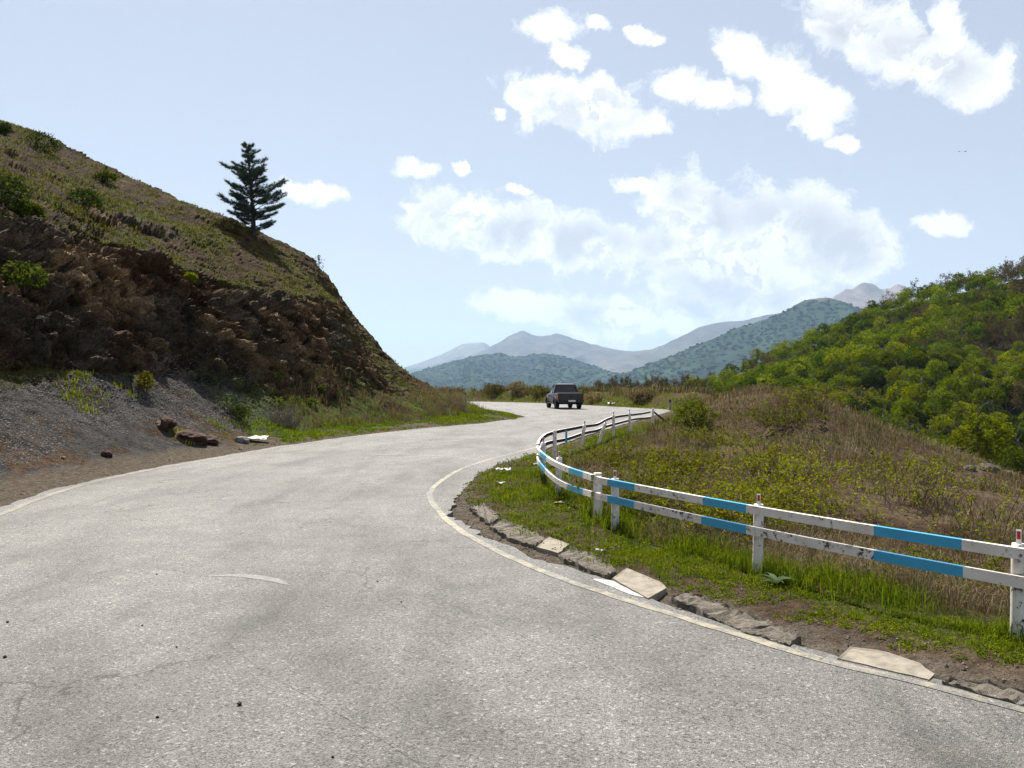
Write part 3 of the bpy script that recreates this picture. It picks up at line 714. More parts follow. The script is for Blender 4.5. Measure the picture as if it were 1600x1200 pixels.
# ------------------------------------------------------------------ trees
def quads_at(P, N, size, rng, spread=.6):
    """small leaf faces at points P facing roughly N"""
    n = len(P); N = N + rng.normal(0, spread, (n, 3)); N /= np.linalg.norm(N, axis=1, keepdims=True) + 1e-9
    a = np.cross(N, rng.normal(0, 1, (n, 3))); a /= np.linalg.norm(a, axis=1, keepdims=True) + 1e-9; b = np.cross(N, a)
    s = size * rng.uniform(.6, 1.3, (n, 1)) if np.isscalar(size) else size[:, None]
    lift = N * s * .35
    V = np.stack([P - a * s, P - b * s * .55 + lift * .5, P + a * s, P + b * s * .55 + lift * .5], 1).reshape(-1, 3)
    return V, np.arange(4 * n).reshape(n, 4)
def crown_points(rng, n, rad, height, base, lobes, lob_r, top_heavy=.2):
    cs = []
    for _ in range(lobes):
        u = rng.normal(0, 1, 3); u /= np.linalg.norm(u); rr = rng.uniform(.35, .95)
        z = .5 + .5 * u[2] * rr; wide = 1 - .55 * max(z - .35 + top_heavy, 0)
        cs.append((u[0] * rr * rad * wide * .75, u[1] * rr * rad * wide * .75, base + height * (.12 + .76 * z)))
    cs = np.array(cs); lr = rad * lob_r * rng.uniform(.7, 1.2, lobes)
    k = rng.integers(0, lobes, n * 2); u = rng.normal(0, 1, (n * 2, 3)); u[:, 2] += .35; u /= np.linalg.norm(u, axis=1, keepdims=True)
    P = cs[k] + u * lr[k][:, None] * np.array([1, 1, .8]) * rng.uniform(.55, 1.12, (n * 2, 1))
    inside = (((P[:, None] - cs[None])**2).sum(2) < (lr[None] * .5)**2).any(1)
    P, u = P[~inside][:n], u[~inside][:n]
    return P, u
def limb_tree(mb, rng, height, r0, crown_base, spread, levels=2, n0=7):
    top = Vector((rng.normal(0, .03) * height, rng.normal(0, .03) * height, height * .86))
    trunk = [Vector((0, 0, -.5)), Vector((0, 0, .3)), top * .35 + Vector((rng.normal(0, .1), rng.normal(0, .1), 0)), top * .7, top]
    mb.tube(trunk, [r0 * 1.25, r0, r0 * .8, r0 * .45, r0 * .12], 6)
    tips = []
    def grow(p, d, ln, r, lv):
        k = p + d * ln * .5 + Vector(rng.normal(0, .06 * ln, 3)); e = p + d * ln + Vector((0, 0, ln * .12))
        mb.tube([p, k, e], [r, r * .65, r * .2], 4, cap=False); tips.append(e); tips.append(k)
        if lv > 0:
            for _ in range(3):
                dd = (d + Vector(rng.normal(0, .55, 3)) + Vector((0, 0, .25))).normalized(); grow(p + (e - p) * rng.uniform(.4, .95), dd, ln * rng.uniform(.4, .62), r * .5, lv - 1)
    for i in range(n0):
        h = crown_base + (height * .82 - crown_base) * (i + .5) / n0
        a = i * 2.4 + rng.uniform(0, 1); d = Vector((math.cos(a), math.sin(a), .55 + .5 * i / n0)).normalized()
        grow(top * (h / top.z), d, spread * (1.05 - .45 * i / n0) * rng.uniform(.7, 1.05), r0 * .42, levels)
    return tips
def tree_template(seed, height, rad, col, n_leaf, leaf, brown=False, lobes=16):
    rng = np.random.default_rng(seed); mb = MB()
    tips = limb_tree(mb, rng, height, .16 + rad * .02, height * .22, rad * .85, 2 if brown else 1, 9 if brown else 7)
    tv = np.array([tuple(p) for p in mb.v]); tf = mb.f
    if brown:
        T = np.array([tuple(t) for t in tips]); k = rng.integers(0, len(T), n_leaf)
        P = T[k] + rng.normal(0, .32, (n_leaf, 3)); N = rng.normal(0, 1, (n_leaf, 3))
    else:
        P, N = crown_points(rng, n_leaf, rad, height * .84, height * .13, lobes, .42)
    V, F = quads_at(P, N, leaf, rng, .75)
    cv = np.array(col) * rng.uniform(.6, 1.4, (len(P), 1)) * (1 + .35 * fbm(P * .55, 2, seed))[:, None] * (1 + rng.normal(0, .06, (len(P), 3)))
    return dict(h=height, V=V, F=F, C=np.repeat(np.clip(cv, .005, 1), 4, 0), mb=mb)
T_GREEN = [tree_template(100 + i, h, r, c, 2700, .19, lobes=l) for i, (h, r, c, l) in enumerate([
    (8.0, 3.6, (.155, .205, .011), 18), (7.0, 3.7, (.13, .19, .011), 15), (9.0, 3.5, (.21, .25, .011), 20), (7.5, 3.3, (.095, .155, .011), 16), (6.5, 3.3, (.055, .085, .012), 14), (8.5, 4.0, (.15, .21, .011), 22)])]
T_BROWN = [tree_template(200 + i, h, r, c, 1700, .15, True) for i, (h, r, c) in enumerate([
    (8.5, 3.0, (.115, .085, .060)), (7.5, 3.0, (.10, .078, .05)), (9.0, 2.8, (.10, .095, .04)), (7.8, 3.2, (.125, .095, .075))])]
for t in T_GREEN + T_BROWN:
    t['crown'] = mesh_np('crown', t['V'], [t['F']], t['C'], mats=(LEAF,))
    o = t['mb'].build('trunk', BARK); t['trunk'] = o.data; bpy.data.objects.remove(o)
def put_tree(name, t, loc, s, rz, label, cat='tree', group=None, tilt=0):
    e = empty(name, loc, rz); e.scale = (s, s, s * random.uniform(.92, 1.1)); e.rotation_euler[0] = tilt
    link(bpy.data.objects.new('trunk', t['trunk']), e); link(bpy.data.objects.new('crown', t['crown']), e)
    return tag(e, label, cat, group)
rng = np.random.default_rng(77)
cand = []
for ix in np.arange(18, 260, 4.1):
    for iy in np.arange(95, 345, 4.3):
        cand.append((ix + rng.uniform(-2, 2), iy + rng.uniform(-2, 2)))
cand = np.array(cand); cz = fheight(cand[:, 0], cand[:, 1])
px = 800 + FPX * cand[:, 0] / cand[:, 1]; py = 600 - FPX * (cz - 1.8) / cand[:, 1]
ridgeY = np.interp(px, [p[0] for p in HP[:15]], [p[2] for p in HP[:15]]); footY = np.interp(px, [p[0] for p in HP[15:24]], [p[2] for p in HP[15:24]])
ok = (px > 985) & (px < 1660) & (cand[:, 1] < ridgeY + 12) & (cand[:, 1] > footY - 4) & (py < 740)
cand, cz, px, py = cand[ok], cz[ok], px[ok], py[ok]
dst = cand[:, 1]
bn = fbm(np.c_[cand * .045, cz * 0], 3, 12) + rng.normal(0, .12, len(cand)) + .12 * sstep(.75, 1.02, (dst - footY[ok]) / (ridgeY[ok] - footY[ok])) + .12 * sstep(1450, 1600, px)
brown = bn > .27
inview = px < 1612
order = np.argsort(np.where(inview, dst, 1e6))
bright_names = ['fresh yellow-green', 'mid green', 'dark green']
def spot(k):
    t_ = (dst[k] - footY[ok][k]) / (ridgeY[ok][k] - footY[ok][k]); x_ = px[k]
    a_ = 'at the foot of' if t_ < .2 else 'low on' if t_ < .42 else 'halfway up' if t_ < .7 else 'high on'
    b_ = 'left end' if x_ < 1200 else 'left part' if x_ < 1310 else 'middle' if x_ < 1410 else 'right part' if x_ < 1510 else 'right edge'
    return f'{a_} the {b_} of the forested right-hand hill'
G_LAB = ['fresh yellow-green leafy tree in the dense forest on the right-hand hill', 'mid-green leafy tree in the dense forest on the right-hand hill',
         'bright lime leafy tree in the dense forest on the right-hand hill', 'deep green leafy tree in the dense forest on the right-hand hill',
         'small dark green tree in the dense forest on the right-hand hill', 'broad spring-green tree in the dense forest on the right-hand hill']
B_LAB = 'brown still-leafless tree among green ones on the right-hand forested hill'
rest = []
for n, k in enumerate(order):
    loc = (cand[k, 0], cand[k, 1], cz[k] - .3); s = rng.uniform(.5, 1.15); rz = rng.uniform(0, 6.28)
    if brown[k]: i = int(rng.integers(0, len(T_BROWN))); t = T_BROWN[i]
    else: i = int(rng.choice(6, p=[.2, .22, .1, .2, .16, .12])); t = T_GREEN[i]
    if n < 285 and inview[k]:
        put_tree('bare_tree' if brown[k] else 'leafy_tree', t, loc, s, rz, ('brown leafless tree ' if brown[k] else ['yellow-green tree ', 'mid-green tree ', 'tall lime tree ', 'deep green tree ', 'small dark green tree ', 'broad spring-green tree '][i]) + spot(k), group='trees of the right-hand forest')
    else: rest.append((t, loc, s, rz, brown[k]))
VV, CC, FF, off = [], [], [], 0
for t, loc, s, rz, br in rest:                                      # the farther trees of the same forest, one mass
    nq = len(t['F']); sel = rng.permutation(nq)[:430 if br else 560]
    v = t['V'].reshape(-1, 4, 3)[sel][:, :3]; c = t['C'].reshape(-1, 4, 3)[sel][:, :3].reshape(-1, 3)
    ctr = v.mean(1, keepdims=True); v = (ctr + (v - ctr) * np.array([2.0 if br else 2.3])).reshape(-1, 3)
    ca, sa = math.cos(rz), math.sin(rz); v = v @ np.array([[ca, sa, 0], [-sa, ca, 0], [0, 0, 1]]) * s + np.array(loc)
    VV.append(v); CC.append(c * rng.uniform(.65, 1.3)); FF.append(np.arange(len(v)).reshape(-1, 3) + off); off += len(v)
tag(obj_np('forest_canopy', np.vstack(VV), [np.vstack(FF)], LEAF, col=np.clip(np.vstack(CC), .005, 1)), 'mass of farther trees on the forested hill', kind='stuff')
# trees that stand out at the foot of the forest
for (x, yb, Zd, s, i, lab) in [(1531, 700, 100, 1.28, 2, 'tall bright yellow-green tree at the forest foot near the right edge'),
                               (1452, 716, 98, .84, 0, 'rounded lime tree at the forest edge above the mound shoulder'),
                               (1494, 728, 95, .55, 5, 'low spreading yellow-green tree at the forest foot between two larger ones'),
                               (1568, 735, 90, .42, 3, 'small round dark green bush at the forest foot above the grey boulders'),
                               (1592, 705, 104, 1.0, 1, 'green tree cut by the right edge of the view, at the forest foot'),
                               (1405, 700, 108, .72, 0, 'yellow-green tree just above the shoulder of the brown mound')]:
    p = at(x, yb, Zd); p.z = float(fheight(np.array([p.x]), np.array([p.y]))[0]) * .5 + p.z * .5
    put_tree('leafy_tree', T_GREEN[i], p, s, i * 1.3, lab, group='trees at the forest foot')
# dark leafless trees far down the road
k = 0
for j in range(46):
    x = 930 + j * 3.9 + rng.uniform(-3, 3); Zd = rng.uniform(225, 290)
    p = at(x, 628 - rng.uniform(0, 4), Zd); t = T_BROWN[j % 4] if j % 5 else T_GREEN[3 + j % 2]
    put_tree('bare_tree' if j % 5 else 'leafy_tree', t, p, rng.uniform(.55, .82), j, ('dark leafless tree ' if j % 5 else 'green tree ') + ('near the left end' if j < 12 else 'left of the middle' if j < 23 else 'right of the middle' if j < 34 else 'near the right end') + ' of the tree row beyond the far bend', group='tree row beyond the far bend')
# ------------------------------------------------------------------ haze
m = bpy.data.materials.new('haze'); m.use_nodes = True; nt = m.node_tree
nt.nodes.remove(nt.nodes['Principled BSDF']); pv = nt.nodes.new('ShaderNodeVolumePrincipled')
pv.inputs['Color'].default_value = (.46, .69, 1, 1); pv.inputs['Density'].default_value = HAZE_D; pv.inputs['Anisotropy'].default_value = .3
nt.links.new(pv.outputs[0], nt.nodes['Material Output'].inputs['Volume'])
hz = MB().box((0, 0, 630), (40000, 40000, 1340)).build('haze', m); tag(hz, 'thin blue summer haze over the valley', kind='stuff')
# ------------------------------------------------------------------ grass, straw, stones: what nobody could count
def blades(P, N_per, h, w, lean, col, var, rng, spread=.04, seg=True):
    """N_per blades round each point of P; returns vertices, faces, colours"""
    n = len(P) * N_per; B = np.repeat(P, N_per, 0); hh = np.repeat(h, N_per) if hasattr(h, '__len__') else np.full(n, h)
    sp = np.repeat(spread, N_per)[:, None] if hasattr(spread, '__len__') else spread
    off = rng.normal(0, 1, (n, 2)) * sp; B = B.copy(); B[:, :2] += off
    hh = hh * rng.uniform(.5, 1.25, n); a = rng.uniform(0, 6.2832, n); l = rng.uniform(.1, 1, n) * lean
    D = np.stack([np.cos(a), np.sin(a), 0 * a], 1); S = np.stack([-np.sin(a), np.cos(a), 0 * a], 1) * (w * rng.uniform(.6, 1.3, n))[:, None]
    up = np.array([0, 0, 1.0]); Hc = hh[:, None]
    M = B + D * (l * .35)[:, None] * Hc + up * Hc * .58
    T = B + D * l[:, None] * Hc + up * (Hc * np.sqrt(np.clip(1 - (l * .8)**2, .12, 1))[:, None])
    B = B - up * .03
    V = np.stack([B - S, B + S, M + S * .75, M - S * .75, T], 1).reshape(-1, 3)
    i = np.arange(n)[:, None] * 5
    c = np.array(col)[None] if np.ndim(col) == 1 else np.repeat(col, N_per, 0)
    c = c * rng.uniform(1 - var, 1 + var, (n, 1)) * (1 + rng.normal(0, .08, (n, 3)))
    return V, i + np.array([[0, 1, 2, 3]]), i + np.array([[3, 2, 4]]), np.repeat(np.clip(c, .004, 1), 5, 0)
class Heap:
    def __init__(s): s.V, s.Q, s.T, s.C, s.n = [], [], [], [], 0
    def add(s, V, Q, T, C):
        s.V.append(V); s.Q.append(Q + s.n); s.T.append(T + s.n); s.C.append(C); s.n += len(V)
    def build(s, name, mat, label):
        o = obj_np(name, np.vstack(s.V), [np.vstack(s.Q), np.vstack(s.T)], mat, col=np.vstack(s.C)); tag(o, label, kind='stuff'); return o
def scatter(n, x0, x1, y0, y1, rng, ypow=1.0):
    """random places, denser towards the viewer when ypow > 1"""
    x = rng.uniform(x0, x1, n); y = y0 + (y1 - y0) * rng.uniform(0, 1, n)**ypow
    h, dl, sl, dr, on, left = surface(x, y)
    return np.stack([x, y, h], 1), dl, sl, dr, on, left
rng = np.random.default_rng(5)
GREEN, LIME, OLIVE, STRW, PALE = (.10, .175, .012), (.22, .28, .018), (.15, .155, .05), (.30, .235, .14), (.42, .35, .24)

# green verge inside the guardrail
H = Heap()
for n, y0, y1, np_, h, w, sp in [(15000, 4.2, 9, 6, .042, .003, .03), (10000, 9, 18, 5, .05, .0045, .045), (7000, 18, 40, 5, .08, .008, .08)]:
    P, dl, sl, dr, on, left = scatter(n, -2, 9 if y0 > 12 else 6.5, y0, y1, rng)
    dn = fbm(P * 1.1, 3, 301); d2 = fbm(P * 4, 2, 303)
    k = ~on & ~left & (dr > .75 + .35 * d2) & (dr < 2.3 + .9 * dn + .5 * (y0 < 9)) & (dn + d2 * .8 > -.12)
    P = P[k]; hh = h * (1 + 1.2 * np.clip(dn[k] + .1, 0, 1) + .9 * sstep(1.3, 2.0, dr[k]))
    t = np.clip(.5 + d2[k] + dn[k] * .4, 0, 1)[:, None]; col = np.array(GREEN) * (1 - t) + np.array(LIME) * t
    H.add(*blades(P, np_, hh, w, 1.15, col, .45, rng, sp))
H.build('verge_grass', GRASS, 'short green grass on the verge by the guardrail')
VL, FL, CL, off = [], [], [], 0                                     # low leafy weeds in cushions between the blades
for n, y0, y1, k_, sz in [(12000, 4.2, 9, 15, .010), (7000, 9, 18, 13, .016), (3000, 18, 36, 12, .028)]:
    P, dl, sl, dr, on, left = scatter(n, -2, 9 if y0 > 12 else 6.5, y0, y1, rng)
    dn = fbm(P * 1.6, 3, 305); k = ~on & ~left & (dr > .55 + .3 * dn) & (dr < 2.2 + .9 * dn) & (dn + .5 * fbm(P * 5, 2, 309) > -.12); P = P[k]
    rad_ = sz * rng.uniform(2, 6, len(P)); u = rng.normal(0, 1, (len(P), k_, 3)); u[:, :, 2] = np.abs(u[:, :, 2]); u /= np.linalg.norm(u, axis=2, keepdims=True)
    Q = (P[:, None] + u * rad_[:, None, None] * np.array([1, 1, .75]) * rng.uniform(.6, 1.05, (len(P), k_, 1))).reshape(-1, 3)
    V, F = quads_at(Q, u.reshape(-1, 3), sz, rng, .7)
    t = np.clip(.45 + dn[k] * .6 + rng.normal(0, .25, len(P)), 0, 1)[:, None]; c_ = np.array((.095, .17, .012)) * (1 - t) + np.array((.29, .34, .018)) * t
    c_ = np.repeat(c_, k_, 0) * rng.uniform(.6, 1.35, (len(Q), 1))
    VL.append(V); FL.append(F + off); CL.append(np.repeat(c_, 4, 0)); off += len(V)
tag(obj_np('verge_weeds', np.vstack(VL), [np.vstack(FL)], GRASS, col=np.clip(np.vstack(CL), .004, 1)), 'low leafy weeds on the verge by the guardrail', kind='stuff')
# ragged longer grass round the guardrail posts
H = Heap()
for x, y in [(3.6, 6.05), (2.33, 8.1), (1.25, 10.3), (1.09, 10.9), (.7, 13), (.6, 16), (4.3, 5.1), (3.0, 7.2), (1.9, 9.1), (4.0, 5.5), (2.7, 7.6)]:
    P = np.c_[x + .1 + rng.normal(0, .2, 90), y + rng.normal(0, .2, 90), np.zeros(90)]; P[:, 2] = surface(P[:, 0], P[:, 1])[0]
    H.add(*blades(P, 4, .15 + .08 * rng.uniform(0, 1, 90), .0035 if y < 9 else .005, .8, np.array(GREEN) + (np.array(LIME) - np.array(GREEN)) * rng.uniform(0, 1, (90, 1)), .4, rng, .03))
H.build('tall_grass', GRASS, 'ragged longer grass round the guardrail posts')
# green verge at the foot of the hill and beyond the far bend
H = Heap()
P, dl, sl, dr, on, left = scatter(42000, -14, 2, 16, 56, rng)
dn = fbm(P * .9, 3, 311); k = left & ~on & (dl > .6 + .5 * dn) & (dl < 3.0 + 1.9 * dn) & (sl > 46 + 5 * dn) & (dn + .5 * fbm(P * 3, 2, 312) > -.2)
H.add(*blades(P[k], 6, .08 + .1 * np.clip(dn[k], 0, 1), .012, 1.2, np.array(GREEN) * 1.05 + (np.array(LIME) - np.array(GREEN)) * np.clip(.5 + dn[k], 0, 1)[:, None], .35, rng, .09))
k = left & ~on & (dl > 1.7) & (dl < 5) & (sl < 47) & (fbm(P * .55, 3, 313) > .22)
H.add(*blades(P[k], 5, .11, .010, .8, LIME, .35, rng, .09))
P, dl, sl, dr, on, left = scatter(9000, -20, 22, 55, 97, rng)
k = ~on & ~left & (dr > .4) & (dr < 3.4)
H.add(*blades(P[k], 6, .22, .022, .8, LIME, .35, rng, .2))
H.build('verge_grass', GRASS, 'green grass strip along the hill foot and far bend')
# turf tufts over the hill
H = Heap()
P, dl, sl, dr, on, left = scatter(60000, -36, 1, 14, 60, rng)
hn = fbm(P * .35, 4, 101) * .7 + fbm(P * 1.3, 4, 111) * .8
k = left & (dl > 5.5) & (hn > -.05) & (np.hypot(P[:, 0], P[:, 1]) < 62)
P, hn, dk = P[k], hn[k], dl[k]
e = .25; gz = surface(P[:, 0] + e, P[:, 1])[0] - P[:, 2]; gy_ = surface(P[:, 0], P[:, 1] + e)[0] - P[:, 2]
k = (np.hypot(gz, gy_) / e < .9); P, hn = P[k], hn[k]
t = np.clip(.35 + hn * .8 + rng.normal(0, .2, len(P)), 0, 1)[:, None]; col = np.array((.15, .125, .042)) * (1 - t) + np.array((.125, .15, .026)) * t
H.add(*blades(P, 4, .06 + .07 * rng.uniform(0, 1, len(P))**3, .022, 1.35, col, .5, rng, .08))
H.build('hill_turf', GRASS, 'tufts of olive grass over the hill')
# dry straw over the valley-side bank, the mound and the far bank
H = Heap()
for n, x0, x1, y0, y1, np_, h, w, sp in [(12000, 1.5, 10, 4.5, 13, 4, .25, .0030, .07), (12000, 1, 18, 13, 30, 4, .26, .006, .12), (9500, 4, 22, 30, 64, 4, .24, .013, .2), (9000, -14, 15, 62, 100, 6, .6, .026, .3)]:
    P, dl, sl, dr, on, left = scatter(n, x0, x1, y0, y1, rng)
    dn = fbm(P * .5, 4, 321); k = ~on & ~left & (dr > 1.8 - dn * .8 + 1.0 * (y0 > 60)) & (dn > -.2) & (dr < 14)
    t = np.clip(.45 + dn[k] * .9 + rng.normal(0, .25, k.sum()), 0, 1)[:, None]
    col = np.array((.13, .09, .06)) * (1 - t) + np.array((.42, .34, .23)) * t
    gsel = rng.uniform(0, 1, k.sum()) < .22 + .2 * sstep(-.1, .4, fbm(P[k] * .8, 3, 7)); col[gsel] = np.array((.10, .115, .03))
    H.add(*blades(P[k], np_, h * (.7 + .6 * rng.uniform(0, 1, k.sum())), w, 1.15, col, .4, rng, sp))
P, dl, sl, dr, on, left = scatter(7000, -11, 3, 24, 56, rng); dn = fbm(P * .6, 3, 331)
k = left & ~on & (dl > 2.4) & (dl < 4.6 + dn) & (sl > 50) & (dn > -.15)
H.add(*blades(P[k], 6, .34, .011, .8, (.27, .21, .125), .4, rng, .12))
H.build('dry_grass', STRAW, 'dead straw and dry grass on the banks and mound')

def stones(name, label, P, r, col, var, mat):
    v, f = ico(); n = len(P); keep = np.arange(12) if False else None
    oct_v = np.array([(1, 0, 0), (-1, 0, 0), (0, 1, 0), (0, -1, 0), (0, 0, .8), (0, 0, -.8)], float)
    oct_f = np.array([(0, 2, 4), (2, 1, 4), (1, 3, 4), (3, 0, 4), (2, 0, 5), (1, 2, 5), (3, 1, 5), (0, 3, 5)])
    a = rng.uniform(0, 6.28, n); ca, sa = np.cos(a), np.sin(a)
    o = oct_v[None] * rng.uniform(.55, 1.3, (n, 6, 3)) * r[:, None, None]
    x = o[:, :, 0] * ca[:, None] - o[:, :, 1] * sa[:, None]; y = o[:, :, 0] * sa[:, None] + o[:, :, 1] * ca[:, None]
    V = np.stack([x, y, o[:, :, 2]], 2) + P[:, None, :]
    c = np.array(col) * rng.uniform(1 - var, 1 + var, (n, 1))
    tag(obj_np(name, V.reshape(-1, 3), [(np.arange(n)[:, None, None] * 6 + oct_f[None]).reshape(-1, 3)], mat, col=np.repeat(c, 6, 0)), label, kind='stuff')
m = Mat('stone'); m.set(color=m.mix(1.0, m.attr(), m.grey(m.remap(m.noise(20, 4), .3, .7, .7, 1.3)), 'MULTIPLY'), rough=.85); STONE = m.m
P, dl, sl, dr, on, left = scatter(60000, -16, -6, 12, 31, rng)
k = left & (dl > 1.3) & (dl < 5.2) & (sl < 51 + 2 * fbm(P * .5, 2, 3)) & (dl > 2.3 + fbm(P * .6, 3, 5) * 1.2)
stones('gravel', 'loose grey gravel heaped at the foot of the rock face', P[k], rng.uniform(.008, .032, k.sum()), (.175, .16, .15), .5, STONE)
P, dl, sl, dr, on, left = scatter(16000, -3, 6, 4, 24, rng)
k = ~on & ~left & (dr > .2) & (dr < 1.0 + .5 * fbm(P * .8, 2, 3))
stones('gravel', 'grit and crumbled asphalt in the gutter by the verge', P[k] + np.array([0, 0, .005]), rng.uniform(.004, .016, k.sum()) * (1 + (P[k, 1] > 9) * .5), (.17, .15, .125), .55, STONE)
P, dl, sl, dr, on, left = scatter(6000, -13, 0, 10, 45, rng)
k = left & ~on & (dl > .25) & (dl < 2.4)
stones('gravel', 'brown grit on the dirt shoulder below the hill', P[k], rng.uniform(.008, .03, k.sum()), (.14, .11, .085), .5, STONE)

# ------------------------------------------------------------------ bushes, brambles, the pine
def bush(name, label, cat, loc, r, h, n, leaf, col, seed, lobes=9, stems=7, var=.3, group=None, lob=.5):
    rng_ = np.random.default_rng(seed); e = empty(name, loc, rng_.uniform(0, 6)); mb = MB()
    for i in range(stems):
        a = i * 2.4; d = Vector((math.cos(a) * r * .55, math.sin(a) * r * .55, h * rng_.uniform(.5, .85)))
        mb.tube([(0, 0, -.12), d * .5 + Vector(rng_.normal(0, .05 * h, 3)), d], [.02 * h + .006, .012 * h + .004, .004], 4, cap=False)
    mb.build('stem', TWIG, e)
    P, N = crown_points(rng_, n, r, h * .95, 0, lobes, lob, 0)
    P[:, 2] = np.maximum(P[:, 2], .01)
    V, F = quads_at(P, N, leaf, rng_, .8)
    c = np.array(col) * rng_.uniform(1 - var, 1 + var, (len(P), 1)) * (1 + rng_.normal(0, .07, (len(P), 3)))
    link(bpy.data.objects.new('foliage', mesh_np('foliage', V, [F], np.repeat(np.clip(c, .004, 1), 4, 0), mats=(LEAF,))), e)
    return tag(e, label, cat, group)
def on_hill(px_, py_, Ymin=15, Ymax=60):
    """first point of the ground seen at a photo pixel"""
    Yv = np.linspace(Ymin, Ymax, 900); Xv = (px_ - 800) * Yv / FPX; zl = 1.8 + (600 - py_) * Yv / FPX
    g = surface(Xv, Yv)[0]; i = np.argmax(g >= zl - .02)
    if g[i] < zl[i] - .02: i = int(np.argmin(zl - g))
    return Vector((Xv[i], Yv[i], g[i]))
JUN, JUNY = (.05, .085, .028), (.085, .12, .02)
for i, (x, y, r, h, col, lab) in enumerate([
    (66, 234, .95, .75, JUN, 'dense dark green juniper on the hill crest near the left edge'),
    (163, 283, .6, .6, JUNY, 'small yellowish juniper on the hill crest, right of the dark one'),
    (133, 324, .8, .65, JUN, 'dark juniper on the open slope below the crest'),
    (14, 322, .85, .95, JUN, 'brownish green juniper cut by the left edge, upper slope'),
    (44, 340, .5, .5, JUNY, 'small juniper just right of the one at the left edge'),
    (38, 448, .75, .6, JUNY, 'yellow-green shrub on the rim of the rock face at the left edge'),
    (4, 207, .5, .5, JUN, 'sparse shrub on the skyline at the left edge'),
    (352, 358, .9, .45, (.09, .08, .04), 'low brown shrub on the crest left of the pine'),
    (297, 436, .28, .25, LIME, 'tiny bright green plant on the turf above the cliff')]):
    p = on_hill(x, y); p.z -= .05
    bush('juniper_bush' if i < 7 else 'hill_shrub', lab, 'bush', p, r, h, 900, .055, col, 400 + i, 10)
for i, (x, y, r, h, col, lab) in enumerate([
    (226, 612, .45, .7, (.15, .14, .02), 'yellow flowering bush in the dark hollow of the cliff'),
    (357, 645, .75, .6, (.06, .085, .055), 'grey-green bush at the right end of the rock cut foot'),
    (374, 655, .5, .45, (.09, .12, .03), 'grassy green bush beside the grey-green one'),
    (448, 655, .8, .85, (.10, .13, .03), 'loose green shrub at the foot of the slope'),
    (436, 592, .22, .25, (.14, .22, .02), 'tiny vivid green plant under the overhanging rock'),
    (485, 632, .3, .28, (.11, .18, .025), 'small bright green plant low on the slope'),
    (505, 612, .35, .3, (.10, .14, .03), 'low green shrub under the rock nose')]):
    p = on_hill(x, y, 20, 50); p.z -= .03
    bush('slope_shrub', lab, 'shrub', p, r, h, 420, .05, col, 430 + i, 8)
p = gp(1083, 690, -.1)
def dry_shrub(name, label, loc, r, h, n, col, seed):
    rng_ = np.random.default_rng(seed); e = empty(name, loc); mb = MB()
    for i in range(n):
        a = rng_.uniform(0, 6.28); d = Vector((math.cos(a) * r * rng_.uniform(.2, 1), math.sin(a) * r * rng_.uniform(.2, 1), h * rng_.uniform(.5, 1)))
        b = Vector((rng_.normal(0, .1 * r), rng_.normal(0, .1 * r), -.05)); k = b + d * .55 + Vector(rng_.normal(0, .06 * h, 3)); w = .004 + .004 * r
        mb.tube([b, k, b + d], [w * 1.3, w, w * .4], 3, cap=False)
        for _ in range(3):
            s = k + (b + d - k) * rng_.uniform(0, .8); mb.tube([s, s + Vector(rng_.normal(0, .18 * h, 3)) + Vector((0, 0, .12 * h))], [w * .7, w * .3], 3, cap=False)
    mb.build('twigs', plain('dry_twig', col, .9, .4, 9), e); return tag(e, label, 'shrub')
for i, (x, y, r, h, n, col, lab) in enumerate([(437, 664, .9, .8, 70, (.30, .25, .20), 'bleached leafless shrub at the hill foot behind the verge'),
                                              (455, 668, .6, .6, 40, (.24, .19, .14), 'small leafless shrub right of the bleached one'),
                                              (720, 641, .8, .7, 60, (.30, .24, .15), 'pale dry shrub at the tip of the hill by the road'),
                                              (690, 645, .7, .6, 45, (.26, .2, .13), 'dry brown shrub on the end of the hill foot')]):
    p = on_hill(x, y, 20, 56); dry_shrub('dry_shrub', lab, p, r, h, n, col, 470 + i)

bs = gp(1086, 684, .1); bs.z = zat(bs.x, bs.y) - .03
bush('green_shrub', 'bright lime green shrub behind the end of the far guardrail', 'shrub', bs, .78, 1.0, 1300, .05, (.17, .22, .025), 481, 12, 9)
def far_bank(px_, d):
    Yv = np.linspace(57, 108, 500); Xv = (px_ - 800) * Yv / FPX; o_ = inside_poly(Xv, Yv, ROAD_POLY); last = np.where(o_)[0]
    return float(Yv[last[-1]]) + d if len(last) else 66.0 + d
# far bank shrubs
for i, (x, Zd, r, h, col, lab) in enumerate([(775, 98, 1.3, 1.0, (.16, .13, .06), 'brown-green scrub on the far bank left of the bend'),
                                            (806, 99, 1.3, 1.3, (.24, .19, .11), 'tall dry scrub on the far bank above the road'),
                                            (842, 96, 1.3, 1.0, (.16, .17, .05), 'greenish scrub on the far bank just left of the pickup'),
                                            (930, 90, 1.2, .8, (.26, .2, .13), 'dry scrub on the far bank just right of the pickup'),
                                            (1002, 76, 1.2, .9, (.20, .15, .10), 'brown scrub on the far bank above the white litter'),
                                            (965, 120, 2.2, 2.6, (.10, .13, .03), 'round green bush beyond the far bank right of the pickup'),
                                            (922, 125, 2.0, 2.4, (.08, .11, .03), 'dark green bush peeping over the bank beside the pickup roof')]):
    Zd = far_bank(x, 4.0) if i < 5 else Zd; X_ = (x - 800) * Zd / FPX; bush('bank_scrub', lab, 'scrub', (X_, Zd, zat(X_, Zd) - .1), r, h, 700, .10, col, 490 + i, 11)

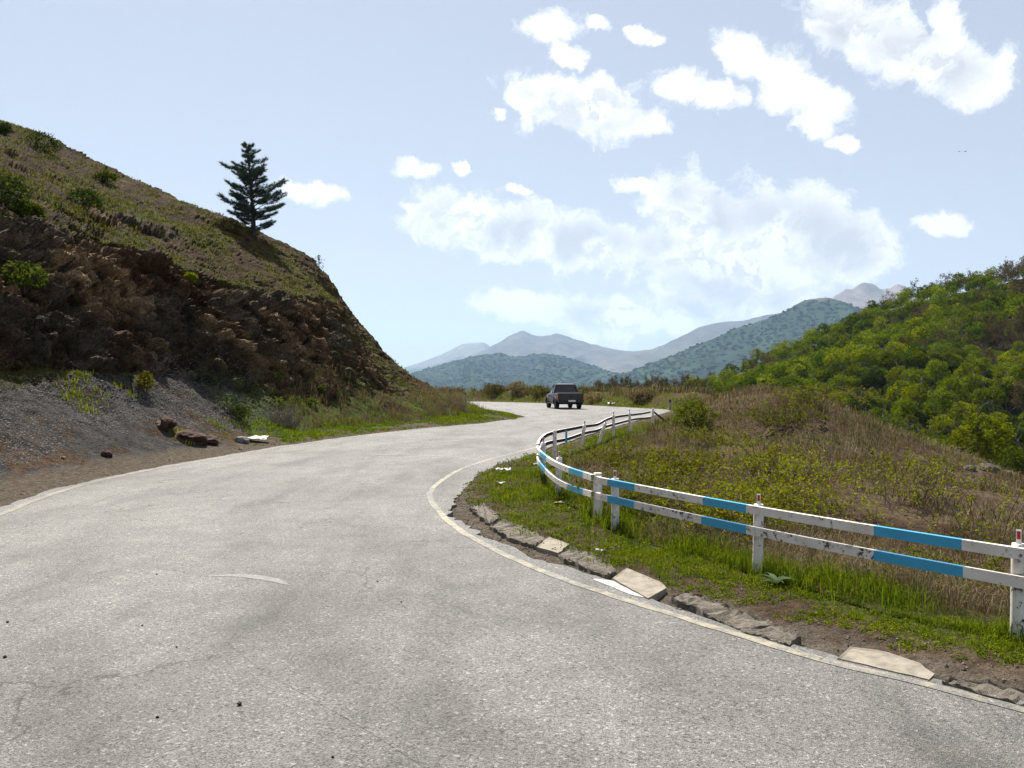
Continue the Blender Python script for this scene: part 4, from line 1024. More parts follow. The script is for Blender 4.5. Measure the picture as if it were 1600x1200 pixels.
def bramble(label, loc, reach, height, canes, leaves, seed, leaf=.03, cl=(.25, .265, .018)):
    rng_ = np.random.default_rng(seed); e = empty('bramble_bush', loc); mb = MB(); LP = []
    for i in range(canes):
        a = rng_.uniform(0, 6.28); L_ = reach * rng_.uniform(.45, 1.1); hh = height * rng_.uniform(.45, 1.1)
        b = Vector((rng_.normal(0, .22 * reach), rng_.normal(0, .22 * reach), 0)); pts = []
        gz_ = [zat_arr for zat_arr in (0,)]
        for t in np.linspace(0, 1, 8):
            pts.append(b + Vector((math.cos(a) * L_ * t, math.sin(a) * L_ * t, hh * 4 * t * (1 - t) * (.75 + .25 * t) + .35 * hh * t - .05)) + Vector(rng_.normal(0, .03 * reach, 3)) * t)
        w = .0045 if reach < 1.4 else .006
        mb.tube(pts, [w * (1.1 - .7 * k / 7) for k in range(8)], 4, cap=False)
        for _ in range(leaves):
            t = rng_.uniform(.12, 1) * 6.99; k = int(t); q_ = pts[k].lerp(pts[k + 1], t - k) + Vector(rng_.normal(0, .035, 3)); LP.append(q_)
    mb.build('cane', TWIG, e)
    LPn = np.array([tuple(p_) for p_ in LP]); LPn = np.repeat(LPn, 3, 0) + rng_.normal(0, leaf * .8, (len(LPn) * 3, 3))
    V, F = quads_at(LPn, np.tile([0, 0, 1.0], (len(LPn), 1)), leaf, rng_, .7)
    c = np.array(cl) * rng_.uniform(.6, 1.35, (len(LPn), 1)) * (1 + rng_.normal(0, .08, (len(LPn), 3)))
    link(bpy.data.objects.new('leaves', mesh_np('leaves', V, [F], np.repeat(np.clip(c, .004, 1), 4, 0), mats=(LEAF,))), e)
    return tag(e, label, 'bramble', 'brambles behind the guardrail')
BR = [((1.75, 11.6), 1.0, .38, 20, 14, 'low bramble sprawling behind the guardrail gap between the paired posts'),
      ((2.7, 10.6), 1.1, .42, 26, 18, 'thick leafy bramble behind the near guardrail, right of the paired posts'),
      ((3.6, 11.8), 1.2, .45, 26, 18, 'lime-leaved bramble in the middle of the bank behind the near guardrail'),
      ((2.5, 13.8), 1.1, .40, 22, 14, 'bramble with bare brown canes behind the bend of the guardrail'),
      ((4.3, 13.6), 1.3, .50, 28, 18, 'broad lime bramble up the bank, behind the front tangle'),
      ((3.2, 16.5), 1.2, .42, 22, 14, 'bramble beside the start of the dark-railed guardrail'),
      ((2.4, 19.5), 1.0, .38, 18, 13, 'small bramble against the dark-railed guardrail'),
      ((5.2, 17.5), 1.4, .45, 22, 14, 'sparse bramble halfway up to the hump of bare soil'),
      ((6.0, 10.6), 1.3, .75, 9, 10, 'tall arching bramble canes right of the middle guardrail post'),
      ((4.9, 9.2), 1.0, .35, 16, 12, 'low bramble right behind the blue band of the near rails'),
      ((6.9, 14.5), 1.4, .5, 18, 12, 'straggling bramble on the dry slope to the right'),
      ((7.6, 24.2), 1.6, .5, 26, 16, 'green bramble trailing down the hump of bare soil'),
      ((9.4, 26.2), 1.5, .45, 24, 16, 'bramble draped over the top of the hump'),
      ((5.4, 23), 1.3, .40, 22, 14, 'bramble below the lime shrub, left of the hump'),
      ((5.6, 7.0), .8, .55, 9, 9, 'few leafy bramble shoots beside the nearest guardrail post'),
      ((8.4, 18.3), 1.5, .4, 18, 12, 'thin bramble on the slope below the hump')]
for i, ((x, y), r, h, nc, nl, lab) in enumerate(BR):
    bramble(lab, (x, y, zat(x, y)), r * 1.05, h * 1.4, int(nc * 1.9), int(nl * 1.05), 600 + i, .027 if y < 15 else .036, (.225, .24, .018) if y < 20 else (.16, .175, .02))
# dead stems and twigs standing among the straw
mb = MB()
for i in range(420):
    y = rng.uniform(5, 34); x = rng.uniform(1.5, 3 + y * .45)
    dr_ = seg_dist(np.array([x]), np.array([y]), RIGHT_EDGE)[0][0]
    if inside_poly(np.array([x]), np.array([y]), ROAD_POLY)[0] or dr_ < 2.1: continue
    b = Vector((x, y, zat(x, y) - .03)); hgt = rng.uniform(.15, .5); d = Vector((rng.normal(0, .5), rng.normal(0, .5), 1)) * hgt
    w = .0018 + y * .00016; mb.tube([b, b + d * .5 + Vector(rng.normal(0, .05, 3)), b + d + Vector(rng.normal(0, .1, 3))], [w * 1.3, w, w * .5], 3, cap=False)
tag(mb.build('dead_stems', plain('dead_stem', (.27, .21, .15), .9, .4, 6)), 'dead upright stems among the straw', kind='stuff')

# the lone pine on the crest
def pine(loc, height, label):
    rng_ = np.random.default_rng(8); e = empty('pine_tree', loc); mt, mbr = MB(), MB()
    top = Vector((-.22, 0, height)); spine = [Vector((.12, 0, -.3)), Vector((.1, 0, height * .15)), Vector((.02, .03, height * .4)), Vector((-.1, -.02, height * .7)), top]
    mt.tube(spine, [.135, .115, .085, .05, .012], 8)
    mt.build('trunk', plain('pine_bark', (.06, .048, .042), .9, .4, 10), e)
    def on(h):
        t = h / height
        for a, b in zip(spine[:-1], spine[1:]):
            if a.z <= h <= b.z: return a.lerp(b, (h - a.z) / (b.z - a.z))
        return top
    clumps = []
    nw = 14
    for k in range(nw):
        t = k / (nw - 1); h = height * (.10 + .86 * t)
        ln = height * (.36 * (1 - t**1.7)**1.0 + .06) * rng_.uniform(.8, 1.1)
        nb = 8 if t < .9 else 6
        for i in range(nb):
            a = k * 1.1 + i * 6.283 / nb + rng_.normal(0, .25); L_ = ln * rng_.uniform(.35, 1.02); h = height * (.10 + .86 * t) + rng_.normal(0, .2)
            if t < .12 and math.cos(a) < -.2: L_ *= .5
            p0 = on(h + rng_.normal(0, .05)); dr_ = Vector((math.cos(a), math.sin(a), 0))
            rise = .07 + .5 * t + rng_.normal(0, .10)
            pts = [p0, p0 + dr_ * L_ * .4 + Vector((0, 0, L_ * (rise - .04))), p0 + dr_ * L_ * .75 + Vector((0, 0, L_ * (rise * 1.1 + .02))), p0 + dr_ * L_ + Vector((0, 0, L_ * (rise * 1.2 + .16)))]
            mbr.tube(pts, [.022 + .02 * (1 - t), .016, .010, .005], 4, cap=False)
            nt_ = max(int(L_ * 9.5), 4)
            for j in range(nt_):
                s = .28 + .72 * (j + .5) / nt_; f_ = s * 3; q_ = min(int(f_), 2); b0 = pts[q_].lerp(pts[q_ + 1], f_ - q_)
                for sgn in (-1, 1):
                    sd = dr_.cross(Vector((0, 0, 1))) * sgn
                    tl = L_ * .30 * (1.15 - s * .6) * rng_.uniform(.6, 1.2)
                    en = b0 + (sd * .8 + dr_ * .75).normalized() * tl + Vector((0, 0, tl * rng_.uniform(.15, .45)))
                    mbr.tube([b0, en], [.006, .003], 3, cap=False); clumps.append((en, (en - b0).normalized()))
                    if tl > .22: clumps.append((b0.lerp(en, .55), (en - b0).normalized()))
            clumps.append((pts[-1], (pts[-1] - pts[-2]).normalized()))
    mbr.build('branches', BARK, e)
    n_n = 22; Cn = np.array([tuple(c_[0]) for c_ in clumps]); Dn = np.array([tuple(c_[1]) for c_ in clumps]); n = len(Cn) * n_n
    B = np.repeat(Cn, n_n, 0); D = np.repeat(Dn, n_n, 0) * .6 + np.array([0, 0, .6]) + rng_.normal(0, .62, (n, 3)); D /= np.linalg.norm(D, axis=1, keepdims=True)
    B = B - np.repeat(Dn, n_n, 0) * rng_.uniform(0, .12, (n, 1))
    S = np.cross(D, rng_.normal(0, 1, (n, 3))); S /= np.linalg.norm(S, axis=1, keepdims=True); ln = rng_.uniform(.10, .20, (n, 1))
    V = np.stack([B - S * .008, B + S * .008, B + D * ln], 1).reshape(-1, 3)
    c = np.array((.07, .115, .09)) * rng_.uniform(.6, 1.35, (n, 1))
    link(bpy.data.objects.new('needles', mesh_np('needles', V, [np.arange(3 * n).reshape(n, 3)], np.repeat(c, 3, 0), mats=(leafy('pine_needles', trans=.15, var=0),))), e)
    return tag(e, label, 'tree')
p = on_hill(393, 365, 30, 60); p.z -= .1
pine(p, 139 * p.y / FPX, 'lone dark pine standing on the crest of the left hill')
p = on_hill(498, 432, 30, 60)
mb = MB(); e = empty('young_tree', p)
hgt = 34 * p.y / FPX
mb.tube([(0, 0, -.1), (.02, 0, hgt * .5), (-.03, 0, hgt)], [.03, .02, .008], 5); mb.build('trunk', TWIG, e)
rr_ = np.random.default_rng(3); PP = np.c_[rr_.normal(0, .14, 170), rr_.normal(0, .14, 170), hgt * rr_.uniform(.12, 1.0, 170)]; PP[:, :2] *= (1.35 - PP[:, 2:3] / hgt)
V, F = quads_at(PP, rr_.normal(0, 1, (170, 3)), .045, rr_, .5)
link(bpy.data.objects.new('crown', mesh_np('crown', V, [F], np.tile([.07, .12, .05], (len(V), 1)), mats=(LEAF,))), e)
tag(e, 'tiny sapling sticking out from the rim of the rock nose', 'tree')
# ------------------------------------------------------------------ guardrail
m = Mat('white_paint_chipped'); n = m.noise(16, 8, .72); n2 = m.noise(3, 4, .6)
chip = m.remap(m.math('ADD', n, m.math('MULTIPLY', n2, .35)), .745, .80)
base = m.mix(m.remap(m.noise(4, 5, .6), .35, .75, 0, .7), (.66, .63, .59), (.48, .44, .38))
m.set(color=m.mix(chip, base, (.05, .04, .035)), rough=.55); m.bump(chip, .5, -.004); WPAINT = m.m
m = Mat('blue_paint'); n = m.noise(18, 8, .7)
m.set(color=m.mix(m.remap(n, .70, .76), m.mix(m.noise(5, 4), (.03, .26, .46), (.05, .34, .55)), (.45, .46, .45)), rough=.5); BPAINT = m.m
BLACK = plain('bitumen_black', (.02, .019, .02), .6, .4, 8)
REDR = plain('red_reflector', (.55, .015, .02), .35, .2, 20)
WHITE = plain('white_plate', (1.0, .98, .95), .5, .15, 12)
CONC_POST = WPAINT

def arc_of(px, line):
    """arc position on a plan polyline where it is seen at photo column px"""
    k = (px - 800) / FPX; s = np.concatenate([[0], np.cumsum(np.hypot(*np.diff(line, axis=0).T))])
    f = line[:, 0] - k * line[:, 1]
    for i in range(len(f) - 1):
        if f[i] * f[i + 1] <= 0: return s[i] + (s[i + 1] - s[i]) * f[i] / (f[i] - f[i + 1])
    return s[-1]
def rail(parent, line, ztop, bands, ends, lab=None, sag=0, mats=None, flip=-1):
    """a channel-section rail along a plan line; bands: (from, to) arc ranges painted blue"""
    P, s = resample(line, .05)
    cuts = [b for r in bands for b in r if ends[0] < b < ends[1]]
    ts = np.unique(np.concatenate([np.linspace(ends[0], ends[1], max(int((ends[1] - ends[0]) / .16), 2)), cuts]))
    C_ = np.stack([np.interp(ts, s, P[:, i]) for i in (0, 1)], 1); T = np.gradient(C_, axis=0); T /= np.linalg.norm(T, axis=1, keepdims=True)
    Nn = np.stack([-T[:, 1], T[:, 0]], 1)                            # towards the road
    # channel profile (offset towards the road, height)
    hgt, dep, th_ = .078, .045, .007
    prof = [(0, 0), (dep, 0), (dep, hgt), (0, hgt), (0, hgt - th_), (dep - th_, hgt - th_), (dep - th_, th_), (0, th_)]
    zt = ztop(ts) if callable(ztop) else np.full(len(ts), ztop)
    V = np.array([[C_[i, 0] + Nn[i, 0] * (a + .055), C_[i, 1] + Nn[i, 1] * (a + .055), zt[i] - hgt + b] for i in range(len(ts)) for a, b in prof])
    F, fm = [], []
    for i in range(len(ts) - 1):
        mid = (ts[i] + ts[i + 1]) / 2; blue = any(a < mid < b for a, b in bands)
        for k in range(8):
            F.append((i * 8 + k, i * 8 + (k + 1) % 8, (i + 1) * 8 + (k + 1) % 8, (i + 1) * 8 + k))
            fm.append(2 if k in (3, 4, 5, 6, 7) else (1 if blue else 0))
    n_ = len(ts) - 1
    for i in (0, n_):
        F += [(i * 8, i * 8 + 1, i * 8 + 6, i * 8 + 7), (i * 8 + 1, i * 8 + 2, i * 8 + 5, i * 8 + 6), (i * 8 + 2, i * 8 + 3, i * 8 + 4, i * 8 + 5)]; fm += [0, 0, 0]
    me = mesh_np('rail', V, [np.array(F)], mats=mats or (WPAINT, BPAINT, BLACK), fmat=fm)
    bm_ = bmesh.new(); bm_.from_mesh(me); bmesh.ops.recalc_face_normals(bm_, faces=bm_.faces); bm_.to_mesh(me); bm_.free()
    o = link(bpy.data.objects.new('rail', me), parent)
    if lab: o['label'] = lab
def post(parent, x, y, top, lean=(0, 0), refl=True, r=.048, face=None):
    z0 = zat(x, y) - .1; mb_ = MB(); ax = Vector((lean[0], lean[1], 1)).normalized(); b = Vector((x, y, z0)); L_ = top - z0
    rr_ = random.Random(int(x * 100 + y * 7))
    pts = [b + ax * L_ * t for t in (0, .3, .6, .9, 1)]
    mb_.tube(pts, [r * 1.06, r * 1.03, r, r * .99, r * .9], 14)
    o = mb_.build('post', CONC_POST, parent, smooth=False)
    for f in o.data.polygons: f.use_smooth = len(f.vertices) == 4
    if refl:
        d = Vector((-x, -y, 0)).normalized() if face is None else face; t = pts[-1]
        Mx = Matrix.Translation(t) @ Matrix(((-d.y, d.x, 0), (d.x, d.y, 0), (0, 0, 1))).transposed().to_4x4()
        w = MB(); w.box((0, 0, .045), (.034, .012, .10), Mx); pl = w.build('reflector', WHITE, o)
        w = MB(); w.box((0, .009, .058), (.022, .005, .055), Mx); w.build('red_stripe', REDR, pl)
        w = MB(); w.box((0, -.009, .058), (.022, .005, .055), Mx); w.build('red_stripe', REDR, pl)
    return o
NEAR = np.array([(6.6, 2.6), (5.1, 4.05), (3.585, 6.05), (2.33, 8.1), (1.25, 10.3), (1.13, 10.62)])
BEND = np.array([(1.10, 10.82), (1.03, 11.3), (.70, 13.0), (.55, 14.6), (.56, 16.1)])
FARL = np.array([(.56, 16.1), (.68, 17.8), (1.0, 20), (1.87, 23.5), (2.6, 25.9), (3.45, 29), (4.4, 31.8), (5.2, 34.3), (6.1, 37)])
fn = catmull(NEAR, 10)[::-1]; fb = catmull(BEND, 10); ff = catmull(FARL, 10)
def plen(l): return float(np.hypot(*np.diff(l, axis=0).T).sum())
# the lines run away from the viewer, the road lies on their left
e = empty('guardrail', (0, 0, 0)); tag(e, 'near guardrail with two white rails banded in blue', 'guardrail', 'guardrail sections along the bend')
fn = fn[::-1]
def bands(pxs, l): return [tuple(sorted((arc_of(a, l), arc_of(b, l)))) for a, b in pxs]
rail(e, fn, .655, bands([(960, 1003), (1110, 1178), (1377, 1514)], fn), (.0, plen(fn)))
rail(e, fn, .455, bands([(960, 1002), (1108, 1178), (1377, 1516)], fn), (.0, plen(fn)))
post(e, 5.1, 4.05, .66); post(e, 3.585, 6.05, .67, (.01, 0)); post(e, 2.33, 8.1, .66, (.015, 0)); post(e, 1.25, 10.3, .66, (-.01, 0))
e = empty('guardrail', (0, 0, 0)); tag(e, 'short guardrail section on the bend, white rails with small blue bands', 'guardrail', 'guardrail sections along the bend')
zb = lambda t: .65 - .02 * np.sin(t * 1.3)
rail(e, fb, zb, bands([(899, 922), (853, 863)], fb), (0.02, plen(fb)))
rail(e, fb, lambda t: zb(t) - .21 - .03 * np.sin(t * 1.1), bands([(897, 922), (851, 861)], fb) + [(plen(fb) - .25, plen(fb))], (.02, plen(fb)))
post(e, 1.09, 10.86, .67, (.0, 0), refl=False, r=.056); post(e, .70, 13.0, .68, (.03, 0)); post(e, .59, 16.05, .70, (.0, 0))
e = empty('guardrail', (0, 0, 0)); tag(e, 'far guardrail seen from behind, with dark rails and leaning white posts', 'guardrail', 'guardrail sections along the bend')
zf = lambda t: .66 + .03 * np.sin(t * .55) - .05 * np.exp(-((t - 10.4) / 1.3)**2)
rail(e, ff, zf, [], (.1, plen(ff)), mats=(WPAINT, BPAINT, BLACK)); rail(e, ff, lambda t: zf(t) - .21 + .03 * np.sin(t * .8), [], (.1, plen(ff)))
for x, y, tp, ln, rf in [(1.0, 20, .72, (0, 0), False), (1.87, 23.5, .70, (.16, 0), True), (2.55, 25.7, .68, (.34, 0), True), (3.45, 29, .76, (0, 0), True), (4.4, 31.7, .76, (-.04, 0), True), (6.1, 37, .76, (.02, 0), True)]:
    post(e, x, y, tp, ln, rf)
mb = MB(); mb.tube([(6.12, 37.05, .62), (6.75, 37.0, .1)], .04, 6); mb.build('brace', BLACK, e)
mb = MB(); mb.box((1.36, 21.4, .47), (.05, .03, .32)); mb.build('spacer', BPAINT, e)

# ------------------------------------------------------------------ marker posts
def marker(x, y, h, label, lean=0):
    p_ = gp(x, y); p_.z = zat(p_.x, p_.y) - .05; e_ = empty('marker_post', p_); e_.rotation_euler[1] = lean
    MB().box((0, 0, h * .38), (.16, .12, h * .76), taper=(.85, .85)).build('shaft', plain('old_concrete', (.34, .31, .27), .85, .3, 8), e_, bevel=.01)
    MB().box((0, 0, h * .76 + h * .12), (.15, .115, h * .24), taper=(.8, .8)).build('cap', plain('black_cap', (.03, .03, .03), .7), e_, bevel=.01)
    tag(e_, label, 'marker post')
marker(1046, 641, .85, 'short grey marker post with a dark cap beyond the guardrail end', .06)
marker(727, 627, .95, 'small marker post beyond the road at the tip of the hill')

# ------------------------------------------------------------------ concrete slabs along the gutter
m = Mat('old_concrete_slab'); m.set(color=m.mix(m.remap(m.noise(9, 6, .7), .35, .7), (.26, .23, .185), (.15, .13, .10)), rough=.9); m.bump(m.noise(25, 6, .75), .7, .012); SLAB = m.m
m = Mat('broken_concrete'); m.set(color=m.mix(m.remap(m.noise(14, 7, .75), .35, .68), (.20, .175, .14), (.075, .06, .045)), rough=.95); m.bump(m.noise(22, 7, .8), 1.0, .03); BROKEN = m.m
def slab(name, pix, top, label, mat, tilt=0, rough=0, seed=0):
    rr_ = np.random.default_rng(seed); pts = [gp(x, y, .02) for x, y in pix]; out = []; g_ = 1e-3
    for p_ in pts:                                                  # keep clear of the painted line
        d0, d1, d2 = (seg_dist(np.array([p_.x + a]), np.array([p_.y + b]), RIGHT_EDGE)[0][0] for a, b in ((0, 0), (g_, 0), (0, g_)))
        on_ = inside_poly(np.array([p_.x]), np.array([p_.y]), ROAD_POLY)[0]; s_ = -d0 if on_ else d0
        if s_ < .08: u_ = Vector(((d1 - d0) / g_, (d2 - d0) / g_, 0)) * (-1 if on_ else 1); p_ += u_ * (.08 - s_)
    for i, p_ in enumerate(pts):                                    # chipped outline
        q_ = pts[(i + 1) % len(pts)]; n_ = max(int((q_ - p_).length / .09), 1)
        for k in range(n_):
            c_ = p_.lerp(q_, k / n_); j = rough if k else rough * .4
            out.append((c_.x + rr_.normal(0, j), c_.y + rr_.normal(0, j)))
    bm_ = bmesh.new(); vs_ = [bm_.verts.new((a, b, top)) for a, b in out]; f_ = bm_.faces.new(vs_)
    if f_.normal.z < 0: f_.normal_flip()
    bm_.normal_update()
    r_ = bmesh.ops.inset_individual(bm_, faces=[f_], thickness=.018, depth=.008)
    ex = bmesh.ops.extrude_edge_only(bm_, edges=[g for g in bm_.edges if g.is_boundary])
    for v in ex['geom']:
        if isinstance(v, bmesh.types.BMVert): v.co.z = -.09
    bmesh.ops.triangulate(bm_, faces=[g for g in bm_.faces if len(g.verts) > 4])
    if rough > .01:
        bmesh.ops.subdivide_edges(bm_, edges=list(bm_.edges), cuts=2, use_grid_fill=True)
        for v in bm_.verts:
            if v.co.z > top - .02: v.co.z += rr_.normal(0, rough * .55)
    vv = list(bm_.verts); dd_ = seg_dist(np.array([v.co.x for v in vv]), np.array([v.co.y for v in vv]), RIGHT_EDGE)[0]
    for v, d_ in zip(vv, dd_):                                      # they fall towards the road
        if v.co.z > -.05: v.co.z += -top + .008 + (.075 if rough < .01 else .05) * min(max(d_ - .12, 0), .7)
    bmesh.ops.recalc_face_normals(bm_, faces=bm_.faces)
    me_ = bpy.data.meshes.new(name); bm_.to_mesh(me_); bm_.free(); me_.materials.append(mat)
    tag(link(bpy.data.objects.new(name, me_)), label, 'slab', 'concrete pieces along the gutter')
slab('concrete_slab', [(957, 904), (979, 892), (1030, 912), (1042, 921), (1012, 933)], .05, 'clean flat concrete slab with a white patch beside it', SLAB, rough=.004, seed=1)
slab('concrete_slab', [(838, 856), (857, 843), (889, 855), (872, 866)], .05, 'small tan concrete slab, farthest along the gutter', SLAB, rough=.006, seed=2)
slab('concrete_slab', [(1303, 1026), (1328, 1011), (1372, 1017), (1437, 1036), (1460, 1051), (1441, 1064)], .05, 'long sloping concrete slab close to the edge line', SLAB, rough=.008, seed=3)
slab('broken_slab', [(1465, 1069), (1490, 1056), (1560, 1068), (1640, 1086), (1650, 1112), (1560, 1098)], .04, 'crumbling concrete slab cut by the right edge of the view', BROKEN, rough=.02, seed=4)
slab('broken_slab', [(1050, 932), (1075, 926), (1119, 942), (1203, 970), (1252, 993), (1226, 1008), (1184, 992), (1110, 962)], .04, 'long broken concrete strip between two whole slabs', BROKEN, rough=.018, seed=5)
slab('broken_slab', [(872, 868), (892, 857), (935, 873), (962, 892), (945, 900), (910, 885)], .035, 'crumbled kerb between the small slab and the clean one', BROKEN, rough=.016, seed=6)
slab('broken_slab', [(765, 822), (785, 812), (820, 824), (852, 843), (836, 854), (800, 842)], .05, 'rough broken kerb piece at the inside of the bend', BROKEN, rough=.018, seed=7)
slab('broken_slab', [(735, 795), (752, 786), (775, 800), (783, 811), (765, 820), (748, 808)], .05, 'farthest broken kerb lump by the crumbling asphalt', BROKEN, rough=.02, seed=8)

# ------------------------------------------------------------------ loose rocks, clods, litter
def rock(name, label, cat, loc, d, mat, seed, group=None, sub=2, jit=.16):
    rr_ = np.random.default_rng(seed); bm_ = bmesh.new(); bmesh.ops.create_icosphere(bm_, subdivisions=sub, radius=.5)
    V = np.array([v.co[:] for v in bm_.verts]); w1_, w2_, id_ = worley(V * 2.1 + seed * 3.7, seed); V *= (1 + (id_ - .5) * jit * 2 + fbm(V * 3 + seed, 3, seed) * jit)[:, None]
    for v, c_ in zip(bm_.verts, V): v.co = (c_[0] * d[0], c_[1] * d[1], c_[2] * d[2])
    me_ = bpy.data.meshes.new(name); bm_.to_mesh(me_); bm_.free(); me_.materials.append(mat)
    o = link(bpy.data.objects.new(name, me_)); o.location = loc; o.rotation_euler = (0, 0, rr_.uniform(0, 6)); return tag(o, label, cat, group)
REDSOIL = plain('red_soil', (.085, .045, .03), .95, .45, 7, bump=.03); GREYROCK = plain('grey_rock', (.20, .19, .18), .85, .35, 5, bump=.03)
BROWNROCK = plain('brown_rock', (.15, .12, .095), .9, .4, 4, bump=.04)
for x, y, d, mt, nm, lab in [(258, 668, (.62, .55, .45), REDSOIL, 'earth_clod', 'red-brown earth lump on the gravel heap'),
                             (297, 690, (.8, .65, .45), REDSOIL, 'earth_clod', 'larger red-brown earth lump lower down by the dirt shoulder'),
                             (324, 692, (.6, .5, .35), REDSOIL, 'earth_clod', 'low brown clod between the earth lump and the grey stone'),
                             (378, 692, (.42, .4, .32), GREYROCK, 'stone', 'smooth grey stone beside the white litter at the hill foot'),
                             (166, 712, (.22, .2, .2), REDSOIL, 'stone', 'dark little stone at the edge of the gravel apron')]:
    p = on_hill(x, y, 12, 40); rock(nm, lab, 'rock', p + Vector((0, 0, d[2] * .2)), d, mt, int(x), sub=3, jit=.34 if mt is REDSOIL else .16)
for x, y, Zd, d, lab in [(1570, 742, 27, (.75, .6, .5), 'brown boulder on the slope near the right edge, uppermost'), (1540, 760, 24.5, (.75, .5, .38), 'flat-topped brown rock below the uppermost boulder'),
                         (1515, 766, 23.5, (.4, .3, .25), 'small brown rock left of the flat-topped one'), (1293, 655, 31, (.5, .35, .2), 'pale stone lying on the crest of the hump')]:
    X_ = (x - 800) * Zd / FPX; rock('boulder', lab, 'rock', (X_, Zd, zat(X_, Zd) + d[2] * .2), d, BROWNROCK if x > 1300 else WHITE, int(x))
BLK = plain('bitumen_crumb', (.03, .028, .026), .8)
for i, (x, y, s, lab) in enumerate([(374, 1102, .030, 'largest black pebble lying on the open asphalt'), (8, 1028, .028, 'black pebble on the asphalt at the left edge of the view'),
                                  (246, 1122, .018, 'black pebble on the asphalt, left of the largest one'), (12, 973, .022, 'black pebble on the asphalt, farther one at the left edge'), (245, 898, .018, 'small black pebble beside the left end of the pale scuff'),
                                  (222, 978, .016, 'small black pebble on the asphalt below the pale scuff'), (276, 1012, .014, 'tiny black crumb on the asphalt, left of centre'), (627, 941, .016, 'tiny black crumb on the asphalt right of the scuff'),
                                  (590, 909, .016, 'small black crumb near the middle of the road'), (520, 1184, .014, 'tiny black crumb at the bottom of the view')]):
    p = gp(x, y); rock('pebble', lab, 'pebble', p + Vector((0, 0, s * .35)), (s * 1.2, s, s * .8), BLK, 30 + i, 'black crumbs on the road', 1)
def sheet(name, label, loc, w, d, seed, mat, cat='litter', hgt=.08):
    rr_ = np.random.default_rng(seed); n_ = 9; g = np.stack(np.meshgrid(np.linspace(-.5, .5, n_), np.linspace(-.5, .5, n_), indexing='ij'), -1).reshape(-1, 2)
    z_ = fbm(np.c_[g * 3.1, g[:, :1] * 0 + seed], 3, seed) * hgt + hgt * .9; g = g * (1 + .22 * fbm(np.c_[g * 2, g[:, :1] * 0 + seed + 4], 2, seed)[:, None])
    V = np.vstack([np.c_[g[:, 0] * w, g[:, 1] * d, z_], np.c_[g[:, 0] * w * .98, g[:, 1] * d * .98, z_ - .006]]); i = np.arange(n_ * n_).reshape(n_, n_)
    Q_ = np.stack([i[:-1, :-1], i[1:, :-1], i[1:, 1:], i[:-1, 1:]], -1).reshape(-1, 4)
    o = obj_np(name, V, [Q_, Q_[:, ::-1] + n_ * n_], mat); o.location = loc; o.rotation_euler = (0, 0, rr_.uniform(0, 3)); return tag(o, label, cat)
LITTER = plain('white_litter', (.95, .95, .92), .6, .15, 10)
p = on_hill(398, 689, 15, 40); sheet('plastic_sheet', 'crumpled white plastic sheet by the road at the hill foot', p, .75, .5, 3, LITTER, hgt=.12)
for x, y, w, lab in [(938, 863, .09, 'small white scrap in the grass below the paired guardrail posts'), (782, 759, .16, 'white scrap on the grass inside the bend'), (787, 739, .28, 'pale flat scrap on the verge at the head of the bend'), (837, 726, .14, 'white scrap at the foot of the guardrail corner post'),
                     (953, 634, .8, 'white litter on the far verge right of the pickup'), (376, 701, .12, 'tiny white scrap on the dirt shoulder near the plastic sheet'), (98, 732, .1, 'tiny white scrap on the dirt shoulder at the left')]:
    p = gp(x, y, .02); p.z = zat(p.x, p.y) + .01; sheet('litter_scrap', lab, p, w, w * .6, int(x), LITTER, hgt=w * .25)
p = gp(875, 796, 0); p.z = zat(p.x, p.y); sheet('litter_scrap', 'tan torn sack piece at the base of the bend post', p, .12, .2, 9, plain('sack', (.5, .4, .27), .8), hgt=.05)

# broad-leaved weed by the middle guardrail post
p = gp(1215, 918, 0); p.z = zat(p.x, p.y); e = empty('broad_leaved_weed', p); rw = np.random.default_rng(2)
WEED = leafy('weed_leaf', trans=.3, var=0)
for i in range(11):
    a = i * 2.4 + rw.uniform(-.3, .3); L_ = rw.uniform(.13, .24); el_ = rw.uniform(.25, 1.0); n_ = 8; vv = []
    for k in range(n_):
        t = k / (n_ - 1); w = .026 * math.sin(min(t * 1.15 + .1, 1) * 3.1) + .003; rad_ = L_ * t * math.cos(el_ * (1 - .5 * t)); zz_ = L_ * math.sin(el_) * t * (1.25 - .75 * t) + .01
        c_ = Vector((math.cos(a) * rad_, math.sin(a) * rad_, zz_)); s_ = Vector((-math.sin(a), math.cos(a), 0)) * w
        vv += [c_ - s_ + Vector((0, 0, w * .35)), c_, c_ + s_ + Vector((0, 0, w * .35))]
    F_ = [(k * 3 + j, k * 3 + j + 1, (k + 1) * 3 + j + 1, (k + 1) * 3 + j) for k in range(n_ - 1) for j in (0, 1)]
    col_ = np.tile(np.array((.14, .20, .10)) * rw.uniform(.7, 1.4), (len(vv), 1))
    link(bpy.data.objects.new('leaf', mesh_np('leaf', np.array([tuple(v) for v in vv]), [np.array(F_)], col_, smooth=True, mats=(WEED,))), e)
tag(e, 'rosette of broad pale leaves in the grass by the middle guardrail post', 'plant')

